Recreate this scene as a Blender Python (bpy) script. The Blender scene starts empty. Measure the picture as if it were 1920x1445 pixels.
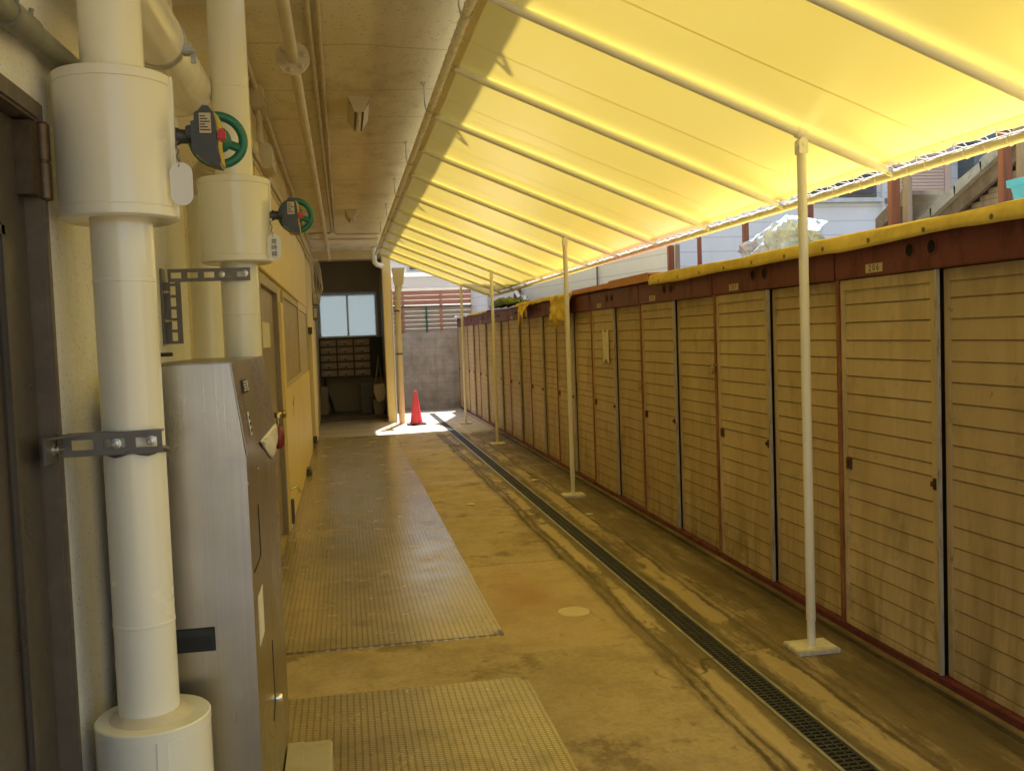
import bpy, bmesh, math, random
from math import radians as rad, sin, cos, pi
from mathutils import Vector, Matrix, noise
random.seed(7)
S = bpy.context.scene
COL = S.collection

# ---------------------------------------------------------------- camera
CAMPOS = Vector((0, 0, 1.55))
YAW, PITCH, ROLL = 0.1716, -0.0531, -0.0367
fw = Vector((sin(YAW)*cos(PITCH), cos(YAW)*cos(PITCH), sin(PITCH)))
r0 = Vector((cos(YAW), -sin(YAW), 0)); u0 = r0.cross(fw)
rr = cos(ROLL)*r0 + sin(ROLL)*u0; uu = rr.cross(fw)
cd = bpy.data.cameras.new('camera'); cam = bpy.data.objects.new('camera', cd); COL.objects.link(cam)
cam.matrix_world = Matrix(((rr.x, uu.x, -fw.x, CAMPOS.x), (rr.y, uu.y, -fw.y, CAMPOS.y), (rr.z, uu.z, -fw.z, CAMPOS.z), (0, 0, 0, 1)))
cd.sensor_width = 36; cd.sensor_fit = 'HORIZONTAL'; cd.lens = 33.75
cd.clip_start = 0.05; cd.clip_end = 600
S.camera = cam

# ---------------------------------------------------------------- world, sun, exposure
SUN_EL, SUN_AZ = rad(64.6), rad(16)
W = bpy.data.worlds.new('World'); S.world = W; W.use_nodes = True
wn = W.node_tree; wn.nodes.clear()
sky = wn.nodes.new('ShaderNodeTexSky'); sky.sky_type = 'NISHITA'; sky.sun_disc = False
sky.sun_elevation = SUN_EL; sky.sun_rotation = SUN_AZ; sky.air_density = 1.0; sky.dust_density = 2.0
bg = wn.nodes.new('ShaderNodeBackground'); bg.inputs['Strength'].default_value = 0.15
wo = wn.nodes.new('ShaderNodeOutputWorld')
wn.links.new(sky.outputs[0], bg.inputs[0]); wn.links.new(bg.outputs[0], wo.inputs[0])
sl = bpy.data.lights.new('sun', 'SUN'); sl.energy = 5.0; sl.angle = rad(0.5); sl.color = (1, .95, .87)
so = bpy.data.objects.new('sun', sl); COL.objects.link(so)
sd = Vector((sin(SUN_AZ)*cos(SUN_EL), cos(SUN_AZ)*cos(SUN_EL), sin(SUN_EL)))
so.rotation_euler = sd.to_track_quat('Z', 'Y').to_euler()
so.location = (0, 0, 30)
S.view_settings.view_transform = 'Standard'; S.view_settings.look = 'None'
S.view_settings.exposure = 1.25; S.view_settings.gamma = 1
S.render.engine = 'CYCLES'
cy = S.cycles
cy.max_bounces = 10; cy.diffuse_bounces = 6; cy.glossy_bounces = 4; cy.transmission_bounces = 6
cy.use_denoising = True; cy.caustics_reflective = False; cy.caustics_refractive = False
cy.sample_clamp_indirect = 6

# ---------------------------------------------------------------- materials
class NT:
    def __init__(s, name):
        s.m = bpy.data.materials.new(name); s.m.use_nodes = True
        s.t = s.m.node_tree; s.t.nodes.clear()
        s.out = s.n('ShaderNodeOutputMaterial')
        s.pos = s.n('ShaderNodeNewGeometry').outputs['Position']
        s._obj = None
    def n(s, t, **k):
        x = s.t.nodes.new(t)
        for a, v in k.items(): setattr(x, a, v)
        return x
    @property
    def obj(s):
        if s._obj is None: s._obj = s.n('ShaderNodeTexCoord').outputs['Object']
        return s._obj
    def l(s, a, b): s.t.links.new(a, b)
    def set(s, i, v):
        if hasattr(v, 'is_linked'): s.l(v, i)
        elif isinstance(v, (tuple, list)) and len(v) == 3 and i.type == 'RGBA': i.default_value = (*v, 1)
        else: i.default_value = v
    def noise(s, scale, detail=4, rough=.6, vec=None, st=(1, 1, 1), off=(0, 0, 0), dist=0):
        mp = s.n('ShaderNodeMapping'); s.l(vec or s.pos, mp.inputs[0]); mp.inputs['Scale'].default_value = st; mp.inputs['Location'].default_value = off
        x = s.n('ShaderNodeTexNoise'); s.l(mp.outputs[0], x.inputs['Vector'])
        x.inputs['Scale'].default_value = scale; x.inputs['Detail'].default_value = detail; x.inputs['Roughness'].default_value = rough; x.inputs['Distortion'].default_value = dist
        return x.outputs['Fac']
    def ramp(s, f, a, b, ca=0., cb=1.):
        x = s.n('ShaderNodeMapRange'); x.clamp = True; s.set(x.inputs[0], f)
        for i, v in zip((1, 2, 3, 4), (a, b, ca, cb)): x.inputs[i].default_value = v
        return x.outputs[0]
    def math(s, op, a, b=0., c=None):
        x = s.n('ShaderNodeMath', operation=op); s.set(x.inputs[0], a); s.set(x.inputs[1], b)
        if c is not None: s.set(x.inputs[2], c)
        return x.outputs[0]
    def mix(s, f, a, b, mode='MIX'):
        x = s.n('ShaderNodeMix', data_type='RGBA', blend_type=mode); s.set(x.inputs['Factor'], f)
        s.set(x.inputs[6], a); s.set(x.inputs[7], b)
        return x.outputs[2]
    def xyz(s, v=None):
        x = s.n('ShaderNodeSeparateXYZ'); s.l(v or s.pos, x.inputs[0]); return x.outputs
    def band(s, v, c, w, soft):
        d = s.math('ABSOLUTE', s.math('SUBTRACT', v, c))
        return s.ramp(d, w, w+soft, 1, 0)
    def bump(s, h, strength=.3, dist=.01, prev=None):
        b = s.n('ShaderNodeBump'); b.inputs['Strength'].default_value = strength; b.inputs['Distance'].default_value = dist
        s.set(b.inputs['Height'], h)
        if prev is not None: s.l(prev, b.inputs['Normal'])
        return b.outputs[0]
    def bsdf(s, col, rough=.6, metal=0., nrm=None, spec=.5, **k):
        b = s.n('ShaderNodeBsdfPrincipled'); s.set(b.inputs['Base Color'], col); s.set(b.inputs['Roughness'], rough); s.set(b.inputs['Metallic'], metal)
        b.inputs['Specular IOR Level'].default_value = spec
        for a, v in k.items(): s.set(b.inputs[a.replace('_', ' ')], v)
        if nrm is not None: s.l(nrm, b.inputs['Normal'])
        s.l(b.outputs[0], s.out.inputs[0]); return s.m

def sc(c, f): return tuple(min(1, x*f) for x in c)
def paint(name, c, rough=.45, metal=0., var=.18, dirt=None, dirt_amt=.5, scale=3., bumpk=.08, bscale=120, spec=.5, local=False):
    t = NT(name); v = t.obj if local else t.pos
    f = t.ramp(t.noise(scale, 5, vec=v), .3, .7)
    col = t.mix(f, sc(c, 1-var), sc(c, 1+var*.5))
    if dirt:
        g = t.ramp(t.noise(scale*2.3, 6, .7, vec=v, off=(3, 1, 7)), .52, .78, 0, dirt_amt)
        col = t.mix(g, col, dirt)
    rg = t.ramp(t.noise(scale*4, 4, vec=v), .3, .7, max(.05, rough-.08), min(1, rough+.12))
    return t.bsdf(col, rg, metal, t.bump(t.noise(bscale, 3, vec=v), bumpk, .004), spec)

M = {}
def mk_plaster(name, c, dark, stain):
    t = NT(name)
    col = t.mix(t.ramp(t.noise(1.1, 6, .65), .3, .7), sc(c, .82), sc(c, 1.06))
    # vertical weather streaks, with a shape of their own
    st = t.ramp(t.noise(2.5, 6, .7, st=(3, 3, .35)), .56, .8, 0, .45); col = t.mix(st, col, stain)
    sp = t.ramp(t.noise(110, 2, .5), .64, .70, 0, .7); col = t.mix(sp, col, dark)
    h = t.math('ADD', t.noise(55, 5, .6), t.math('MULTIPLY', t.noise(160, 2), .5))
    return t.bsdf(col, .85, 0, t.bump(h, .7, .006), .2)
M['plaster'] = mk_plaster('rough_cream_plaster', (.84, .82, .76), (.36, .33, .27), (.55, .52, .46))
M['wall_yellow'] = mk_plaster('yellow_cream_wall', (.80, .70, .44), (.5, .42, .25), (.64, .54, .33))
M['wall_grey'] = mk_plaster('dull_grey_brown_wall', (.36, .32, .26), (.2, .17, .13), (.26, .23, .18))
def mk_soffit():
    t = NT('stained_soffit_plaster')
    c = t.mix(t.ramp(t.noise(.8, 6, .65, st=(2, .6, 1)), .3, .7), (.72, .68, .56), (.90, .86, .74))
    c = t.mix(t.ramp(t.noise(1.7, 6, .7, st=(1.5, .8, 1), off=(4, 2, 0)), .52, .72, 0, .5), c, (.36, .31, .22))
    c = t.mix(t.ramp(t.noise(48, 2, .5), .64, .71, 0, .55), c, (.2, .16, .1))
    x = t.xyz(); y = t.math('ADD', x[1], t.math('MULTIPLY', t.noise(.6, 2), .5))
    seam = t.band(t.math('MODULO', y, .9), .45, .006, .012); c = t.mix(t.math('MULTIPLY', seam, .25), c, (.12, .1, .07))
    return t.bsdf(c, .9, 0, t.bump(t.noise(60, 5, .65), .6, .006), .15)
M['soffit'] = mk_soffit()
M['pipe_cream'] = paint('cream_pipe_jacket_paint', (.84, .815, .675), .17, var=.03, dirt=(.6, .54, .4), dirt_amt=.03, scale=1.2, bumpk=.015, bscale=10)
M['pipe_old'] = paint('aged_cream_pipe_paint', (.66, .59, .43), .45, var=.12, dirt=(.36, .29, .18), dirt_amt=.5, scale=6, bumpk=.25, bscale=60)
M['conduit'] = paint('dusty_beige_conduit_paint', (.6, .53, .4), .5, var=.12, dirt=(.32, .26, .17), dirt_amt=.5, scale=7, bumpk=.15)
M['conduit_grey'] = paint('grey_green_conduit', (.22, .22, .17), .5, var=.2, dirt=(.1, .1, .07), dirt_amt=.6, scale=14)
M['galv'] = paint('galvanised_bracket_steel', (.19, .18, .165), .45, .75, var=.2, dirt=(.22, .19, .14), dirt_amt=.4, scale=20)
M['bolt'] = paint('zinc_bolt', (.6, .57, .5), .3, .9, var=.1, scale=30)
M['dark'] = paint('black_void_plastic', (.012, .012, .012), .6, var=.2)
M['rubber'] = paint('black_rubber', (.03, .03, .03), .7, var=.2)
M['gear'] = paint('dark_grey_gearbox_enamel', (.055, .058, .055), .4, .1, var=.12, dirt=(.12, .1, .07), dirt_amt=.35, scale=25, bumpk=.1)
M['green'] = paint('green_handwheel_enamel', (.008, .15, .085), .35, var=.15, dirt=(.1, .2, .11), dirt_amt=.3, scale=40, bumpk=.1)
M['darkred'] = paint('dark_red_enamel', (.22, .02, .018), .4, var=.15)
M['red'] = paint('red_plastic', (.55, .03, .02), .35, var=.1)
M['yellowpart'] = paint('yellow_indicator_plastic', (.62, .46, .07), .5, var=.1)
M['tag'] = paint('white_tag_plastic', (.8, .79, .76), .35, var=.03)
M['ink'] = paint('black_ink', (.03, .028, .025), .7, var=.1)
M['chain'] = paint('dull_ball_chain', (.25, .22, .17), .4, .8, var=.2)
M['bronze'] = paint('brown_painted_steel_door', (.085, .072, .058), .34, .2, var=.18, dirt=(.14, .11, .08), dirt_amt=.35, scale=2.5, bumpk=.06)
M['bronze_frame'] = paint('brown_door_frame', (.125, .10, .075), .5, .1, var=.2, dirt=(.2, .18, .14), dirt_amt=.4, scale=9)
M['door_brown'] = paint('dull_brown_aluminium_door', (.34, .27, .17), .4, .25, var=.12, dirt=(.2, .15, .09), dirt_amt=.4, scale=4)
M['hinge'] = paint('aged_bronze_hinge', (.11, .075, .045), .4, .6, var=.25, dirt=(.2, .13, .06), dirt_amt=.5, scale=30)
M['yellow_paint'] = paint('yellow_painted_panel', (.86, .69, .27), .42, var=.05, dirt=(.66, .5, .2), dirt_amt=.3, scale=1.3, bumpk=.05, bscale=40)
M['pale_yellow'] = paint('pale_yellow_trim_paint', (.80, .69, .42), .5, var=.06, dirt=(.45, .36, .2), dirt_amt=.3, scale=2)
M['col_yellow'] = paint('yellow_column_paint', (.78, .62, .27), .55, var=.05, dirt=(.5, .4, .2), dirt_amt=.25, scale=1.5)
M['frosted'] = paint('brown_wired_glass', (.46, .36, .22), .5, var=.25, dirt=(.25, .18, .1), dirt_amt=.6, scale=9, bumpk=.5, bscale=90)
M['board_beige'] = paint('beige_infill_board', (.56, .47, .30), .5, var=.08, scale=3)
M['chip'] = paint('exposed_plywood', (.42, .3, .16), .8, var=.2, scale=20)
M['brass'] = paint('brass_knob', (.45, .34, .14), .3, .9, var=.1)
M['chrome'] = paint('bright_chrome', (.75, .75, .73), .18, 1, var=.05)
def mk_steel(name, c, st):
    t = NT(name)
    col = t.mix(t.ramp(t.noise(2.2, 4), .3, .7), sc(c, .85), sc(c, 1.1))
    g = t.ramp(t.noise(5, 6, .65, off=(3, 2, 1)), .55, .72, 0, .3); col = t.mix(g, col, sc(c, .6))
    fing = t.ramp(t.noise(9, 6, .7, off=(1, 2, 8)), .56, .66, 0, .10)
    line = t.noise(1, 3, .6, st=(260, 260, 1.5))
    rg = t.math('ADD', t.math('ADD', t.ramp(t.noise(3, 4, off=(5, 0, 0)), .3, .7, .20, .30), fing), t.math('MULTIPLY', line, .10))
    col = t.mix(t.ramp(line, .3, .7, 0, .35), col, sc(c, .72))
    b = t.bump(line, .06, .002); b = t.bump(t.noise(2.2, 2, .4, st=(1, 1, 1.6)), .12, .05, b)
    return t.bsdf(col, rg, 1.0, b)
M['steel'] = mk_steel('brushed_stainless', (.50, .485, .46), (1, 1, 30))
M['steel_dark'] = mk_steel('dull_stainless_front', (.36, .33, .285), (1, 1, 30))
M['galv_frame'] = paint('bright_galvanised_frame', (.5, .5, .48), .35, .6, var=.2, dirt=(.3, .26, .18), dirt_amt=.5, scale=5)
def mk_galvstrip():
    t = NT('pitted_aluminium_strip')
    c = t.mix(t.ramp(t.noise(60, 4, .7, st=(1, 1, .15)), .30, .48), (.26, .19, .12), (.52, .49, .42))
    return t.bsdf(c, .5, .3)
M['alu'] = mk_galvstrip()
def mk_rusty(name, c, rust, lo=.45, hi=.7, rough=.55):
    t = NT(name)
    col = t.mix(t.ramp(t.noise(1.5, 5), .3, .7), sc(c, .8), sc(c, 1.1))
    g = t.ramp(t.noise(9, 7, .72, st=(1, 1, .35)), lo, hi); col = t.mix(g, col, rust)
    return t.bsdf(col, t.ramp(g, 0, 1, rough-.1, .9), 0, t.bump(g, .25, .003))
M['track_shade'] = paint('dark_brown_track_shade', (.06, .042, .025), .8, var=.2)
M['maroon'] = mk_rusty('faded_maroon_paint', (.155, .030, .038), (.10, .032, .028), .5, .72)
M['maroon_rust'] = mk_rusty('rusty_maroon_mullion', (.24, .075, .045), (.40, .19, .08), .4, .62)
def mk_shed():
    t = NT('weathered_beige_shed_paint'); o = t.xyz(t.obj)
    oi = t.n('ShaderNodeObjectInfo').outputs['Random']
    col = t.mix(t.ramp(t.noise(1.6, 6, .65), .3, .7), (.53, .41, .235), (.70, .565, .35))
    col = t.mix(t.math('MULTIPLY', oi, .55), col, (.46, .35, .195))
    low = t.ramp(o[2], .02, .8, 1, 0)
    st = t.ramp(t.noise(4.5, 7, .7, st=(1.7, 1.7, .3), dist=.6), .42, .70)
    col = t.mix(t.math('MULTIPLY', st, t.math('ADD', t.math('MULTIPLY', low, .6), .3)), col, (.19, .14, .075))
    top = t.math('MULTIPLY', t.ramp(o[2], 1.5, 1.74), t.ramp(t.noise(3, 6, .7, st=(3, 3, 1)), .35, .65, .1, .6)); col = t.mix(top, col, (.22, .165, .09))
    sm = t.ramp(t.noise(2.4, 7, .75, off=(8, 2, 3)), .55, .66, 0, .45); col = t.mix(sm, col, (.25, .185, .10))
    scr = t.ramp(t.noise(3, 3, .5, st=(6, 1, 22), dist=1.2), .71, .74, 0, .35); col = t.mix(scr, col, (.66, .58, .42))
    rs = t.ramp(t.noise(17, 6, .75, st=(1, 1, .6)), .665, .70, 0, .8); col = t.mix(rs, col, (.20, .09, .035))
    b = t.bump(t.noise(80, 4), .08, .003); b = t.bump(t.noise(2.3, 3, .5), .22, .03, b)
    return t.bsdf(col, t.ramp(t.noise(7, 4), .3, .7, .4, .62), 0, b)
M['shed'] = mk_shed()
M['groove'] = paint('painted_groove_shade', (.36, .265, .14), .8, var=.2, scale=15)  # shade beneath each door lap, put in as a darker colour
def mk_canvas():
    t = NT('translucent_yellow_canvas'); x = t.xyz()
    yy = t.math('MODULO', t.math('ADD', x[1], 20*1.17-3.72+.585), 1.17)
    seam = t.band(yy, .585, .006, .003)
    n = t.ramp(t.noise(.7, 4, .5), .35, .65)
    n2 = t.ramp(t.noise(2.2, 5, .6, st=(2, 1, 1)), .3, .7)
    c = t.mix(n, (.86, .665, .125), (.90, .715, .16)); c = t.mix(t.math('MULTIPLY', n2, .25), c, (.84, .62, .10))
    c = t.mix(seam, c, (.60, .42, .05))
    w = t.bump(t.noise(3.0, 3, .5, st=(1, 1, 1)), .12, .02)
    a = t.n('ShaderNodeBsdfDiffuse'); t.set(a.inputs[0], t.mix(.55, c, (.86, .80, .55)))
    b = t.n('ShaderNodeBsdfTranslucent'); t.set(b.inputs[0], c); t.l(w, b.inputs['Normal'])
    g = t.n('ShaderNodeBsdfGlossy'); g.inputs['Roughness'].default_value = .35; g.inputs[0].default_value = (.9, .9, .9, 1)
    m = t.n('ShaderNodeMixShader'); m.inputs[0].default_value = .41; t.l(a.outputs[0], m.inputs[1]); t.l(b.outputs[0], m.inputs[2])
    fr = t.n('ShaderNodeFresnel'); fr.inputs[0].default_value = 1.4
    m2 = t.n('ShaderNodeMixShader'); t.l(t.math('MULTIPLY', fr.outputs[0], .55), m2.inputs[0]); t.l(m.outputs[0], m2.inputs[1]); t.l(g.outputs[0], m2.inputs[2])
    t.l(m2.outputs[0], t.out.inputs[0]); return t.m
M['canvas'] = mk_canvas()
M['hem'] = paint('doubled_canvas_hem', (.62, .40, .12), .7, var=.1, scale=5)
M['white_tube'] = paint('cream_white_tube_paint', (.90, .90, .87), .35, var=.04, dirt=(.66, .6, .46), dirt_amt=.2, scale=4, bumpk=.03)
def mk_post():
    t = NT('pale_yellow_post_paint'); x = t.xyz()
    c = t.mix(t.ramp(t.noise(3, 5), .3, .7), (.84, .81, .69), (.90, .88, .77))
    lo = t.math('MULTIPLY', t.ramp(x[2], .01, .35, 1, 0), t.ramp(t.noise(14, 6, .7, st=(1, 1, .4)), .4, .62)); c = t.mix(t.math('MULTIPLY', lo, .6), c, (.42, .33, .19))
    ch = t.ramp(t.noise(38, 5, .7), .68, .71, 0, .8); c = t.mix(ch, c, (.34, .2, .1))
    return t.bsdf(c, .38, 0, t.bump(t.noise(60, 3), .06, .002))
M['post_paint'] = mk_post()
M['cord'] = paint('white_lacing_cord', (.8, .78, .72), .6, var=.05)
def mk_tarp(name, c, d):
    t = NT(name)
    col = t.mix(t.ramp(t.noise(4, 6, .65), .3, .7), sc(c, .75), sc(c, 1.1))
    col = t.mix(t.ramp(t.noise(9, 6, .7, off=(2, 5, 1)), .5, .75, 0, .6), col, d)
    return t.bsdf(col, .65, 0, t.bump(t.noise(14, 5, .6), .5, .01), .25)
M['tarp'] = mk_tarp('weathered_yellow_tarpaulin', (.86, .67, .17), (.66, .47, .12))
M['tarp_old'] = mk_tarp('torn_faded_yellow_tarpaulin', (.82, .62, .15), (.56, .40, .12))
M['tarp_green'] = mk_tarp('green_net_bundle', (.14, .2, .03), (.3, .34, .07))
M['tarp_white'] = mk_tarp('crumpled_white_sheet', (.75, .72, .72), (.55, .45, .42))
def mk_plastic():
    t = NT('crumpled_silvery_plastic')
    c = t.mix(t.ramp(t.noise(5, 5, .7), .3, .7), (.34, .48, .66), (.64, .77, .92))
    return t.bsdf(c, .25, .1, t.bump(t.noise(7, 3, .6, dist=1), .9, .06), .6)
M['plastic'] = mk_plastic()
def mk_ground():
    t = NT('worn_stained_concrete'); x = t.xyz()
    big = t.noise(.9, 7, .68); mid = t.noise(4, 7, .7, off=(3, 1, 0)); fine = t.noise(38, 4, .75)
    c = t.mix(t.ramp(big, .32, .68), (.39, .295, .175), (.60, .48, .305))
    c = t.mix(t.ramp(mid, .45, .72, 0, .6), c, (.235, .17, .095))
    c = t.mix(t.ramp(fine, .42, .7, 0, .35), c, (.2, .15, .085))
    red = t.math('MULTIPLY', t.math('MULTIPLY', t.band(x[0], 1.0, .05, .28), t.band(x[1], 5.6, .1, .9)), t.ramp(t.noise(2.6, 6, .7), .38, .58, 0, .7))
    c = t.mix(red, c, (.34, .15, .075))
    # oily patches with torn edges
    oil = t.ramp(t.noise(2.1, 9, .75, off=(9, 4, 2)), .57, .63, 0, .6); c = t.mix(oil, c, (.14, .1, .055))
    oil = t.ramp(t.noise(5.5, 8, .75, st=(1, .6, 1), off=(1, 7, 2)), .60, .65, 0, .5); c = t.mix(oil, c, (.13, .09, .05))
    # dirt that gathers between the drain joints and the sheds: dried wet edges run along the passage
    wob = t.math('MULTIPLY', t.math('SUBTRACT', t.noise(1.6, 6, .7, st=(1.2, .6, 1)), .5), .13)
    xs = t.math('ADD', x[0], wob)
    s1 = t.noise(2.2, 8, .72, st=(2.2, .42, 1), off=(7, 3, 0)); s2 = t.noise(4.5, 8, .72, st=(2.6, .3, 1), off=(2, 9, 4))
    zone = t.ramp(xs, 1.36, 1.42)
    wet = t.math('MULTIPLY', zone, t.ramp(s1, .44, .50, .22, .78)); c = t.mix(wet, c, (.165, .118, .062))
    wet = t.math('MULTIPLY', zone, t.ramp(s2, .52, .56, 0, .6)); c = t.mix(wet, c, (.105, .078, .042))
    pal = t.math('MULTIPLY', t.math('MULTIPLY', t.band(xs, 1.54, .035, .012), t.ramp(t.noise(2.7, 6, .65, st=(1, .5, 1), off=(1, 1, 1)), .49, .52)), .75); c = t.mix(pal, c, (.56, .44, .26))
    pal = t.math('MULTIPLY', t.math('MULTIPLY', t.band(xs, 1.90, .045, .015), t.ramp(t.noise(2.3, 7, .7, st=(1, .45, 1), off=(6, 1, 1)), .47, .50)), .7); c = t.mix(pal, c, (.52, .40, .23))
    rag = t.ramp(t.noise(6, 7, .72, st=(1.8, .25, 1)), .36, .5)
    for cx, w, so_, amt, colr in ((1.42, .006, .012, .9, (.07, .05, .028)), (1.475, .004, .012, .8, (.09, .065, .035)), (1.60, .02, .02, .55, (.13, .098, .05)), (1.80, .014, .02, .7, (.1, .078, .042)), (1.965, .005, .012, .85, (.08, .058, .032)), (2.015, .003, .010, .6, (.1, .075, .04)), (2.24, .10, .10, .65, (.13, .095, .05)), (2.33, .02, .05, .8, (.08, .06, .034))):
        b = t.math('MULTIPLY', t.math('MULTIPLY', t.band(xs, cx, w, so_), t.math('ADD', t.math('MULTIPLY', rag, .75), .25)), amt); c = t.mix(b, c, colr)
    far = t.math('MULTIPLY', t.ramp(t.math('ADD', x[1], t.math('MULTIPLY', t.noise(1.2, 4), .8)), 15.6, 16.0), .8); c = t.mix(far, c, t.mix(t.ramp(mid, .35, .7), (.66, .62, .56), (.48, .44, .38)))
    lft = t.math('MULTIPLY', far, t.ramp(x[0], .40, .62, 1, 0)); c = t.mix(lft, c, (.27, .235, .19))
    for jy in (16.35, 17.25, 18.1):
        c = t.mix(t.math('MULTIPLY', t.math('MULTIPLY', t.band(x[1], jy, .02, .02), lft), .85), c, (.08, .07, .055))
    # joints between pours, hairline cracks
    xw = t.math('ADD', x[1], t.math('MULTIPLY', t.math('SUBTRACT', t.noise(2, 5), .5), .1))
    inn = t.math('MULTIPLY', t.ramp(x[0], .74, .76), t.ramp(x[0], 1.40, 1.44, 1, 0))
    for jy in (9.67, 6.35, 12.6, 14.6):
        c = t.mix(t.math('MULTIPLY', t.math('MULTIPLY', t.band(xw, jy, .003, .010), inn), .6), c, (.08, .058, .03))
    sl_ = t.math('MULTIPLY', t.math('MULTIPLY', t.ramp(xw, 4.53, 4.55), t.ramp(xw, 6.33, 6.36, 1, 0)), inn); c = t.mix(t.math('MULTIPLY', sl_, .28), c, (.60, .44, .24))
    vo = t.n('ShaderNodeTexVoronoi', feature='DISTANCE_TO_EDGE'); vo.inputs['Scale'].default_value = .55
    nv = t.n('ShaderNodeTexNoise'); nv.inputs['Scale'].default_value = 2.5; nv.inputs['Detail'].default_value = 6; t.l(t.pos, nv.inputs['Vector'])
    va = t.n('ShaderNodeVectorMath', operation='MULTIPLY_ADD'); t.l(nv.outputs['Color'], va.inputs[0]); va.inputs[1].default_value = (.5, .5, 0); t.l(t.pos, va.inputs[2]); t.l(va.outputs[0], vo.inputs['Vector'])
    crk = t.math('MULTIPLY', t.ramp(vo.outputs['Distance'], .0012, .0035, 1, 0), t.ramp(t.noise(.8, 3, off=(5, 5, 5)), .5, .56, 0, .75)); c = t.mix(crk, c, (.06, .043, .022))
    sp = t.ramp(t.noise(75, 2), .66, .71, 0, .55); c = t.mix(sp, c, (.12, .09, .05))
    sp = t.ramp(t.noise(90, 2, off=(3, 3, 3)), .68, .72, 0, .5); c = t.mix(sp, c, (.62, .52, .36))
    h = t.math('ADD', t.math('ADD', t.math('MULTIPLY', mid, .6), t.noise(70, 5, .75)), t.math('MULTIPLY', crk, -1.5))
    rg = t.ramp(t.noise(3, 5, off=(2, 2, 2)), .3, .7, .48, .8)
    return t.bsdf(c, rg, 0, t.bump(h, .5, .006), .35)
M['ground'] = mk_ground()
def mk_checker():
    t = NT('ribbed_checker_plate'); x = t.xyz()
    cv = t.n('ShaderNodeCombineXYZ'); t.l(x[1], cv.inputs[0]); t.l(x[0], cv.inputs[1])
    br = t.n('ShaderNodeTexBrick'); t.l(cv.outputs[0], br.inputs['Vector'])
    br.inputs['Scale'].default_value = 1; br.inputs['Mortar Size'].default_value = .0045; br.inputs['Mortar Smooth'].default_value = .5
    br.inputs['Brick Width'].default_value = .017; br.inputs['Row Height'].default_value = .027; br.offset = .5
    f = br.outputs['Fac']
    base = t.mix(t.ramp(t.noise(1.2, 6, .65), .3, .7), (.46, .375, .19), (.70, .57, .31))
    base = t.mix(t.ramp(t.noise(3.2, 6, .7, off=(1, 5, 0)), .52, .72, 0, .5), base, (.20, .165, .10))
    base = t.mix(t.math('MULTIPLY', f, .5), base, (.13, .095, .05))
    sp = t.ramp(t.noise(40, 3), .66, .72, 0, .6); base = t.mix(sp, base, (.09, .05, .025))
    h = t.math('SUBTRACT', 1., f)
    b = t.bump(h, 1.0, .005); b = t.bump(t.noise(1.1, 3, .5, st=(.7, 1.6, 1)), .22, .03, b)
    return t.bsdf(base, t.ramp(t.noise(4, 5), .3, .7, .16, .30), .35, b, .6)
M['checker'] = mk_checker()
M['grate'] = paint('dark_drain_grating', (.05, .052, .048), .55, .3, var=.3, dirt=(.12, .1, .07), dirt_amt=.5, scale=12)
M['patch'] = paint('pale_repair_mortar', (.66, .57, .40), .8, var=.08, dirt=(.5, .4, .25), dirt_amt=.3, scale=9)
M['cream_block'] = paint('cream_painted_block', (.55, .50, .36), .6, var=.1, dirt=(.32, .27, .17), dirt_amt=.5, scale=9)
def mk_block():
    t = NT('grey_concrete_blockwork'); x = t.xyz()
    cv = t.n('ShaderNodeCombineXYZ'); t.l(x[0], cv.inputs[0]); t.l(x[2], cv.inputs[1])
    br = t.n('ShaderNodeTexBrick'); t.l(cv.outputs[0], br.inputs['Vector']); br.offset = 0; br.inputs['Scale'].default_value = 1
    br.inputs['Brick Width'].default_value = .39; br.inputs['Row Height'].default_value = .19; br.inputs['Mortar Size'].default_value = .005; br.inputs['Mortar Smooth'].default_value = .3
    br.inputs['Color1'].default_value = (.60, .56, .52, 1); br.inputs['Color2'].default_value = (.54, .50, .47, 1); br.inputs['Mortar'].default_value = (.42, .39, .36, 1)
    c = t.mix(t.ramp(t.noise(3, 6, .7), .4, .72, 0, .7), br.outputs['Color'], (.25, .225, .2))
    c = t.mix(t.ramp(t.noise(5, 6, .7, st=(2, 2, .3)), .5, .75, 0, .5), c, (.2, .18, .16))
    return t.bsdf(c, .9, 0, t.bump(t.math('SUBTRACT', t.noise(50, 4), br.outputs['Fac']), .5, .006), .2)
M['block'] = mk_block()
def mk_wood(name, c, d, st=(1, 1, 1)):
    t = NT(name)
    col = t.mix(t.ramp(t.noise(6, 6, .65, st=st), .3, .7), d, c)
    return t.bsdf(col, .75, 0, t.bump(t.noise(30, 4, st=st), .25, .003), .25)
M['terracotta'] = mk_wood('terracotta_slat', (.66, .33, .23), (.52, .25, .17), (.2, 1, 3))
M['slat_brown'] = mk_wood('weathered_grey_brown_slat', (.55, .46, .36), (.38, .31, .24), (.2, 1, 3))
M['timber'] = mk_wood('reddish_brown_timber', (.30, .13, .08), (.17, .075, .05), (3, 3, .3))
M['timber_pale'] = mk_wood('pale_weathered_timber', (.42, .36, .28), (.28, .23, .17), (3, 3, .3))
M['barge'] = mk_wood('old_grey_brown_bargeboard', (.28, .24, .18), (.14, .11, .08), (1, 1, 1))
M['netpost'] = paint('green_net_post', (.02, .16, .11), .5, var=.1)
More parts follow.
